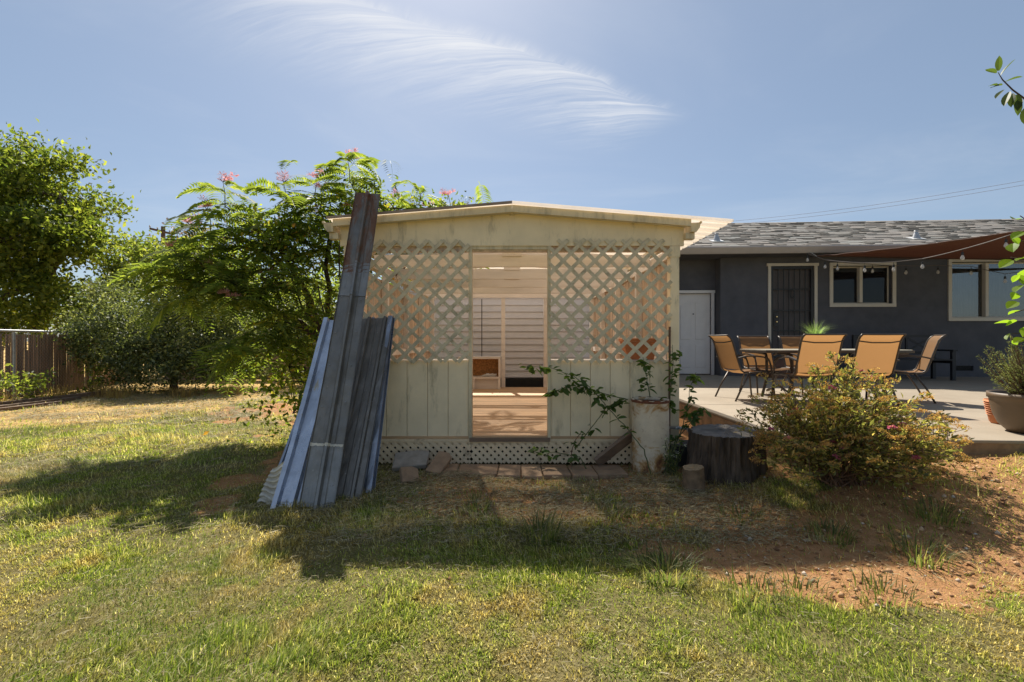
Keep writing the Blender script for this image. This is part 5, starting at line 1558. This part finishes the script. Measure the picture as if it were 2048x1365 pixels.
def arch(base, tip, lift):
    c = base.lerp(tip, 0.5)+Vector((0,0,lift)); out = []
    for i in range(11):
        t = i/10; out.append(base*(1-t)**2+c*2*t*(1-t)+tip*t*t)
    return out
stips = []
# outline of the shrub as the photo shows it: tips with photo position
for (px, py, d) in ((1665,712,3.6),(1700,728,3.6),(1625,735,3.6),(1600,765,3.5),(1745,745,3.7),(1560,770,3.5),(1790,765,3.7),(1520,820,3.4),(1478,825,3.35),(1505,800,3.4),(1560,800,3.4),(1840,800,3.6),
                    (1870,835,3.5),(1815,815,3.5),(1900,900,3.4),(1920,925,3.3),(1925,885,3.5),(1860,905,3.2),(1540,870,3.2),(1545,905,3.1),(1555,950,3.0),(1600,960,2.95),(1890,955,3.15),(1850,960,3.0),(1475,855,3.4)):
    t_ = P(px, py, d); t_.z = max(t_.z, SB.z+0.08); stips.append(t_)
for i in range(150):
    a = rgs.uniform(0, 6.283); r_ = math.sqrt(rgs.random())
    x = 2.50+0.88*r_*math.cos(a); y = 3.42+0.52*r_*math.sin(a)
    top = 0.94-0.62*r_**1.5+rgs.uniform(-0.14,0.07)
    stips.append(Vector((x, y, SB.z+max(0.1, top*(0.60+0.40*rgs.random())))))
heads = 0
for k, t_ in enumerate(stips):
    b = SB+Vector((rgs.uniform(-0.16,0.16), rgs.uniform(-0.12,0.12), -0.01))
    pl_ = arch(b, t_, rgs.uniform(0.05,0.16))
    mbs.tube(pl_, [0.006-0.0045*i/10 for i in range(11)], 5)
    for q_ in range(46):
        s = 0.30+0.70*rgs.random(); i = s*10; i0 = min(9, int(i)); p = pl_[i0].lerp(pl_[i0+1], i-i0)
        pts_l.append(tuple(p+Vector((rgs.gauss(0,0.022), rgs.gauss(0,0.022), rgs.gauss(0,0.018)))))
        dv = (pl_[i0+1]-pl_[i0]).normalized()*0.7+Vector((rgs.gauss(0,0.6), rgs.gauss(0,0.6), rgs.gauss(0.1,0.45))); dirs_l.append(tuple(dv))
    # side sprays
    for q_ in range(2):
        i0 = rgs.randint(5, 9); p = pl_[i0]; e = p+Vector((rgs.gauss(0,0.09), rgs.gauss(0,0.09), rgs.uniform(0.03,0.13)))
        mbs.tube([p, p.lerp(e,0.5)+Vector((0,0,0.01)), e], [0.0025,0.002,0.0013], 4)
        for j in range(9):
            pts_l.append(tuple(p.lerp(e, rgs.uniform(0.2,1))+Vector((rgs.gauss(0,0.014), rgs.gauss(0,0.014), rgs.gauss(0,0.012))))); dirs_l.append((rgs.gauss(0,1), rgs.gauss(0,1), rgs.gauss(0.3,0.5)))
        if rgs.random() < 0.55:
            put_leaf(spi, rgs.choice(DRY), e, rgs.uniform(0,6), rgs.uniform(-0.5,0.5), rgs.uniform(-0.4,0.4), rgs.uniform(0.5,0.95), 'flower_head')
        elif rgs.random() < 0.2:
            put_leaf(spi, rgs.choice(PINK), e, rgs.uniform(0,6), rgs.uniform(-0.5,0.5), 0, rgs.uniform(0.7,1.1), 'flower_head')
    if rgs.random() < 0.8 or k < 12:
        for q_ in range(rgs.choice((1,1,2))):
            put_leaf(spi, rgs.choice(DRY), t_+Vector((rgs.gauss(0,0.02), rgs.gauss(0,0.02), rgs.uniform(0,0.02))), rgs.uniform(0,6), rgs.uniform(-0.5,0.5), rgs.uniform(-0.4,0.4), rgs.uniform(0.6,1.15), 'flower_head')
mbs.build('stems', M['twig'], spi)
Vl, Fl = leaf_cards(np.array(pts_l), 0.046, rs, 0.35, 1.35, np.array(dirs_l))
tag(raw_mesh('leaves', Vl, Fl, M['spirea'], spi), kind='stuff')

# ------------------------------------------------------------------ rosemary in the pot
rm_ = thing('rosemary', 'upright grey-green rosemary growing in the large brown pot', 'plant', (4.78, 4.16, PZ+0.32))
rgo = random.Random(9); mb = MB(); C_ = []; D_ = []
def spr(base, tip, nl):
    pl_ = arch(base, tip, 0.03); mb.tube(pl_, [0.005-0.003*i/10 for i in range(11)], 5)
    for k in range(nl):
        s = 0.12+0.88*rgo.random(); i = s*10; i0 = min(9, int(i)); p = pl_[i0].lerp(pl_[i0+1], i-i0); d = (pl_[i0+1]-pl_[i0]).normalized()
        C_.append(tuple(p)); D_.append(tuple(d*0.8+Vector((rgo.gauss(0,0.6), rgo.gauss(0,0.6), rgo.gauss(0,0.4)))))
b0 = Vector((4.78, 4.16, PZ+0.32))
for i in range(95):
    a = rgo.uniform(0,6.28); r_ = math.sqrt(rgo.random())*0.36
    h = 0.30+0.26*rgo.random()-0.3*r_
    spr(b0+Vector((0.35*r_*math.cos(a), 0.35*r_*math.sin(a), 0)), b0+Vector((r_*math.cos(a), r_*math.sin(a), h)), 85)
for (px, py, nn) in ((2022,672,8),(2012,720,8),(1992,755,6),(2045,735,8)):
    t_ = P(px, py, 4.12)
    for k in range(nn): spr(b0+Vector((rgo.uniform(-0.1,0.1), rgo.uniform(-0.1,0.1), 0)), t_+Vector((rgo.gauss(0,0.022), rgo.gauss(0,0.03), rgo.uniform(-0.10,0.01))), 110)
mb.build('stems', M['twig'], rm_)
Vl, Fl = leaf_cards(np.array(C_), 0.024, np.random.default_rng(3), 0.2, 3.2, np.array(D_))
tag(raw_mesh('leaves', Vl, Fl, M['rosemary'], rm_), kind='stuff')

# ------------------------------------------------------------------ tree whose twigs enter from the right
LIME = [leaf_data('leaf', 0.085+0.015*i, 0.07+0.01*i, M['limeleaf'], i) for i in range(2)]
PLUM = [leaf_data('leaf', 0.105+0.02*i, 0.042+0.006*i, M['plumleaf'], i) for i in range(2)]
TB = Vector((4.55, 3.15, 0)); TB.z = float(gh(4.55, 3.15))
yt = thing('young_tree', 'bright-leaved young tree reaching in beside the potted rosemary', 'tree', TB)
rgy = random.Random(4); mb = MB()
f1 = TB+Vector((-0.05, 0.05, 1.0))
limb(mb, TB-Vector((0,0,0.1)), f1, 0.045, 0.035, rgy, 0.04)
for (px, py, d, lo) in ((2030,625,3.25,1),(2024,668,3.2,1),(2038,560,3.3,1),(2022,515,3.25,1),(2036,480,3.2,1),(2040,432,3.3,1),(2052,600,3.3,1),(2060,500,3.2,1),(2090,560,3.3,1),(2085,440,3.2,1),(2075,650,3.2,1),(2052,645,3.25,1)):
    t_ = P(px, py, d); pts = limb(mb, f1+Vector((0,0,rgy.uniform(0,0.8))), t_, 0.014, 0.003, rgy, 0.08, 8)
    for k in range(20):
        i = rgy.randint(4, 8); p = pts[i]+Vector((rgy.gauss(0,0.035), rgy.gauss(0,0.05), rgy.gauss(0,0.04)))
        if p.x/p.y*F+1024 < px-12: continue
        put_leaf(yt, rgy.choice(LIME), p, rgy.uniform(0,6.28), rgy.uniform(-1.1,0.4), rgy.uniform(-0.6,0.6), rgy.uniform(0.6,1.0))
limb(mb, f1, f1+Vector((-0.1,0,1.1)), 0.03, 0.015, rgy, 0.05)
top = f1+Vector((-0.1,0,1.1))
pl_ = [top, P(2075,225,3.2), P(2048,197,3.2), P(2025,180,3.2), P(2005,160,3.2), P(1996,145,3.2)]
mb.tube(pl_, [0.014,0.008,0.006,0.005,0.004,0.002], 6)
for (px, py, ang) in ((1998,140,100),(1990,148,165),(2004,150,60),(1988,178,185),(2000,176,190),(2003,185,215),(2015,187,235),(2022,190,250),(2033,192,262),(2040,200,245),(2010,165,20),(2030,205,265),(2045,222,255),(2050,190,290),(2060,205,250)):
    p = P(px, py, 3.2); best = min((pl_[i].lerp(pl_[i+1], t) for i in range(len(pl_)-1) for t in np.linspace(0,1,6)), key=lambda q_: (q_-p).length)
    a = R(ang); dv = Vector((math.cos(a), -0.2, math.sin(a))).normalized()
    o = bpy.data.objects.new('leaf', rgy.choice(PLUM)); COL.objects.link(o); o.parent = yt
    o.location = best.lerp(p, 0.6)-TB; o.rotation_mode = 'QUATERNION'; o.rotation_quaternion = dv.to_track_quat('Y', 'Z'); k_ = rgy.uniform(0.8,1.05); o.scale = (k_,k_,k_)
mb.build('trunk', M['bark'], yt, smooth=True)

# ------------------------------------------------------------------ coarse tufts
def tuft(label, x, y, n, L, lean, seed, mat, r=0.09, group=None, cat='grass tuft', w=0.008):
    z = float(gh(x, y))
    o = thing('grass_tuft', label, cat, (x, y, z-0.005), group=group)
    blades(n, r, L, lean, w, seed).build('blades', mat, o, local=True)
for i, (px, py, n, L, r) in enumerate(((1085,1075,170,0.20,0.13),(955,1015,80,0.13,0.12),(1330,1150,200,0.15,0.16),(1840,1118,120,0.15,0.14),(1660,1075,110,0.14,0.13),(1500,1190,110,0.11,0.15),(1870,1045,120,0.16,0.16),(760,1008,80,0.13,0.12),(1180,1000,70,0.13,0.12),(1230,1035,70,0.13,0.12),(1480,1040,90,0.13,0.15),(1590,1185,100,0.10,0.15),(1760,1195,90,0.11,0.15),(520,1000,80,0.12,0.13))):
    d = CAMZ*F/(py-682.5)
    for _ in range(4): d = (CAMZ-float(gh((px-1024)/F*d, d)))*F/(py-682.5)
    lab = {0: 'large coarse grass tuft in the shed shadow before the doorway', 2: 'dense grass tuft at the sunny edge of the shed shadow',
           3: 'coarse grass tuft out on the sunlit orange soil', 7: 'coarse grass tuft at the foot of the dark charcoal sheet',
           13: 'coarse grass tuft beside the bent corrugated tin scrap', 6: 'coarse grass tuft in the shadow cast by the flowering shrub'}.get(i, 'small coarse grass tuft on the worn ground before the shed')
    tuft(lab, (px-1024)/F*d, d, n, L, 0.9, 100+i, M['weed'], r, 'coarse tufts in the lawn')
for i, (x, y) in enumerate(((-9.3,9.2),(-9.2,10.2),(-8.3,9.6),(-7.2,9.9),(-6.3,10.2),(-9.4,8.3),(-9.55,9.75),(-8.9,9.9))):
    tuft('dry straggly weed at the foot of the fence and bush', x, y, 90, 0.42, 0.7, 200+i, M['dryweed'], 0.22, 'dry weeds along the fence', 'weed', 0.012)
for i, (x, y) in enumerate(((-9.55,8.4),(-9.4,9.0),(-9.5,10.3),(-9.75,7.9))):
    tree('fence_weed', 'low yellow-green weed growing up the slatted fence', (x, y, 0), (x, y, 0.15), [((x,y,0.35),(0.35,0.3,0.35))], 260, 0.09, M['leaf_hedge'], 0.012, 300+i, 'weed', 'weeds growing up the fence', clump=14, cr=0.1, lim=6)

# ------------------------------------------------------------------ lawn
def grass_zone(n, x0, x1, y0, y1, L, w, rng, keep_dirt=0.06, keep_straw=0.12):
    x = rng.uniform(x0, x1, n); y = rng.uniform(y0, y1, n)
    patch = -0.15+2.0*fbm(x, y, 3.1, 3)
    dd = dirt(x, y); ss = straw(x, y)
    keep = rng.random(n) < (1-dd*(1-keep_dirt))*(1-ss*(1-keep_straw))*np.clip(patch, 0.42, 1)
    keep &= ~((np.abs(x) < 1.68) & (y > 4.5) & (y < 9.6)) & ~((x > 2.3) & (y > 3.8)) 
    keep &= ~(((x-1.9)**2+(y-4.06)**2 < 0.3**2)) & ~((x-1.315)**2+(y-4.33)**2 < 0.17**2)
    keep &= ~((x > -0.7) & (x < 1.05) & (y > 4.0) & (y < 4.5))
    x = x[keep]; y = y[keep]; n = len(x)
    z = gh(x, y)
    shade_long = 0.8+0.75*smooth01((fbm(x+3, y+8, 2.4, 3)-0.48)*5)
    Ln = L*rng.uniform(0.45, 1.3, n)*shade_long; wn_ = w*rng.uniform(0.6, 1.3, n)
    flow = 6.283*fbm(x, y, 0.7, 2)*1.6
    az = flow+rng.normal(size=n)*1.1; lean = np.clip(rng.normal(1.02, 0.40, n), 0.05, 1.5)
    dx, dy = np.cos(az), np.sin(az); tx_, ty_ = -dy, dx
    V = np.empty((n,5,3))
    for j, (s, wf) in enumerate(((0,1.0),(0.55,0.8),(1.0,0))):
        out = Ln*np.sin(lean)*(s**1.3); up = Ln*(np.cos(lean)*s+0.16*np.sin(math.pi*s*0.6))
        px, py, pz = x+dx*out, y+dy*out, z+up-0.004
        if j < 2:
            V[:,2*j] = np.stack([px-tx_*wn_*wf/2, py-ty_*wn_*wf/2, pz], 1); V[:,2*j+1] = np.stack([px+tx_*wn_*wf/2, py+ty_*wn_*wf/2, pz], 1)
        else: V[:,4] = np.stack([px, py, pz], 1)
    return V
def to_mesh(parts):
    V = np.concatenate(parts); n = len(V); b = np.arange(n)[:,None]*5
    Fa = np.concatenate([b+np.array([[0,1,3]]), b+np.array([[0,3,2]]), b+np.array([[2,3,4]])], 1).reshape(-1,3)
    return V.reshape(-1,3), Fa
def mk_grass():
    t = NT('lawn_blades')
    r_ = t.rnd(True); pos = t.n.new('ShaderNodeNewGeometry').outputs['Position']
    green = t.ramp(r_, [(0, (0.067,0.104,0.020)), (0.3, (0.183,0.262,0.037)), (0.62, (0.329,0.421,0.061)), (0.85, (0.537,0.549,0.171)), (1, (0.805,0.756,0.451))])
    dry = t.ramp(r_, [(0, (0.159,0.122,0.043)), (0.35, (0.415,0.329,0.110)), (0.7, (0.659,0.537,0.232)), (1, (0.850,0.756,0.488))])
    big = t.noise(0.9, 5, 0.65, pos); sm = t.noise(4.5, 4, 0.65, pos)
    f = t.rng(t.math('ADD', t.math('MULTIPLY', big, 0.6), t.math('MULTIPLY', sm, 0.4)), 0.455, 0.575)
    col = t.mix(f, green, dry)
    t.color(col); t.set(Roughness=0.55); t.b.inputs['Specular IOR Level'].default_value = 0.25
    t.through('translucent', 0.5, t.mix(1.0, col, (1.35,1.3,0.75), 'MULTIPLY'))
    return t.m
rgg = np.random.default_rng(99)
parts = [grass_zone(300000, -3.6, 3.8, 1.15, 2.6, 0.030, 0.0033, rgg), grass_zone(190000, -5.0, 4.6, 2.6, 4.2, 0.040, 0.0042, rgg, 0.26),
         grass_zone(110000, -8.5, 2.4, 4.2, 6.6, 0.045, 0.006, rgg), grass_zone(70000, -10.5, -1.8, 6.6, 11.5, 0.055, 0.010, rgg)]
V, Fa = to_mesh(parts)
tag(raw_mesh('grass', V, Fa, mk_grass()), 'short patchy mown lawn grass', 'grass', kind='stuff')
# clippings and dry stalks lying on the lawn
def stalks(n, x0, x1, y0, y1, L, w, rng, clumped=0.5):
    x = rng.uniform(x0, x1, n); y = rng.uniform(y0, y1, n)
    m = (fbm(x+40, y+11, 1.6, 3) > 0.5) | (rng.random(n) < 0.25)
    m &= ~((np.abs(x) < 1.68) & (y > 4.45)) & ~((x > 2.3) & (y > 3.8)) & ~((x-1.9)**2+(y-4.06)**2 < 0.3**2)
    x = x[m]; y = y[m]; n = len(x); z = gh(x, y)
    az = rng.uniform(0, 6.283, n); az = np.where(rng.random(n) < clumped, 0.35+rng.normal(size=n)*0.35, az)
    Ln = L*rng.uniform(0.4, 1.6, n); ti = np.abs(rng.normal(0, 0.16, n)); wn_ = w*rng.uniform(0.6, 1.4, n)
    dx, dy = np.cos(az), np.sin(az); V = np.empty((n,5,3)); h0 = 0.012+rng.random(n)*0.022
    bend = rng.normal(0, 0.22, n)
    for j, s in enumerate((0,0.5,1.0)):
        px = x+dx*Ln*s-dy*bend*Ln*s*s; py = y+dy*Ln*s+dx*bend*Ln*s*s; pz = z+h0+Ln*ti*s*(1.4-s)
        if j < 2: V[:,2*j] = np.stack([px+dy*wn_/2, py-dx*wn_/2, pz], 1); V[:,2*j+1] = np.stack([px-dy*wn_/2, py+dx*wn_/2, pz+0.001], 1)
        else: V[:,4] = np.stack([px, py, pz], 1)
    return V
tS = NT('dry_stalks'); cS = tS.ramp(tS.rnd(True), [(0, (0.14,0.11,0.05)), (0.4, (0.27,0.225,0.11)), (0.8, (0.42,0.36,0.20)), (1, (0.58,0.50,0.33))])
tS.color(cS); tS.set(Roughness=0.8); tS.through('translucent', 0.3, cS)
V, Fa = to_mesh([stalks(9000, -3.6, 3.8, 1.15, 2.8, 0.035, 0.002, rgg, 0.15), stalks(14000, -5, 1.5, 2.8, 4.5, 0.055, 0.0028, rgg, 0.2), stalks(26000, -1.4, 1.9, 2.7, 4.4, 0.05, 0.0026, rgg, 0.1), stalks(9000, -8, -1.7, 4.4, 8, 0.09, 0.006, rgg), stalks(16000, -10.2, -3.2, 6.4, 12, 0.13, 0.011, rgg, 0.2)])
tag(raw_mesh('dry_clippings', V, Fa, tS.m), 'dry grass clippings and stalks strewn over the lawn', 'clippings', kind='stuff')
# fallen leaves and debris on the bare soil
C_ = np.stack([rgg.uniform(-1.3, 3.6, 900), rgg.uniform(2.2, 4.4, 900)], 1); C_ = C_[rgg.random(900) < 0.15+0.85*dirt(C_[:,0], C_[:,1])]
C_ = C_[~((C_[:,0] > 2.3) & (C_[:,1] > 3.8)) & ~((C_[:,0]-1.9)**2+(C_[:,1]-4.06)**2 < 0.33**2)]
P3 = np.column_stack([C_, gh(C_[:,0], C_[:,1])+0.008]); Dn = rgg.normal(size=P3.shape); Dn[:,2] *= 0.15
V, Fa = leaf_cards(P3, 0.035, rgg, 2.0, 1.2, Dn)
tag(raw_mesh('leaf_litter', V, Fa, mk_leaf('litter', [(0, (0.06,0.035,0.02)), (0.7, (0.2,0.11,0.05)), (1, (0.42,0.3,0.17))], 0.1, 0.9)), 'brown leaf litter scattered on the bare soil', 'litter', kind='stuff')


def clods(n, x0, x1, y0, y1, smin, smax, rng):
    x = rng.uniform(x0, x1, n); y = rng.uniform(y0, y1, n)
    k = (rng.random(n) < 0.04+0.96*dirt(x, y)) & ~((x > 2.3) & (y > 3.75)) & ~((x-1.9)**2+(y-4.06)**2 < 0.34**2) & ~((np.abs(x) < 1.7) & (y > 3.98))
    x = x[k]; y = y[k]; n = len(x); z = gh(x, y); s = smin+(smax-smin)*rng.random(n)**4
    base = np.array([(1,0,0),(0,1,0),(-1,0,0),(0,-1,0),(0,0,0.8),(0,0,-0.6)], float)
    V = base[None]*s[:,None,None]*rng.uniform(0.55, 1.3, (n,6,1)); a = rng.uniform(0, 6.283, n); ca, sa = np.cos(a), np.sin(a)
    X = V[:,:,0]*ca[:,None]-V[:,:,1]*sa[:,None]; Y = V[:,:,0]*sa[:,None]+V[:,:,1]*ca[:,None]
    V = np.stack([X+x[:,None], Y+y[:,None], V[:,:,2]+z[:,None]+s[:,None]*0.2], 2)
    f = np.array([(0,1,4),(1,2,4),(2,3,4),(3,0,4),(1,0,5),(2,1,5),(3,2,5),(0,3,5)])
    return V.reshape(-1,3), (np.arange(n)[:,None,None]*6+f[None]).reshape(-1,3)
tC = NT('clods'); tC.color(tC.ramp(tC.rnd(True), [(0, (0.16,0.075,0.035)), (0.5, (0.40,0.21,0.095)), (0.85, (0.52,0.32,0.17)), (1, (0.5,0.45,0.38))])); tC.set(Roughness=0.95)
V, Fa = clods(9000, -1.4, 4.3, 2.0, 4.3, 0.003, 0.022, rgg)
tag(raw_mesh('soil_clods', V, Fa, tC.m), 'crumbs of dry orange soil and pebbles on the bare ground', 'soil', kind='stuff')
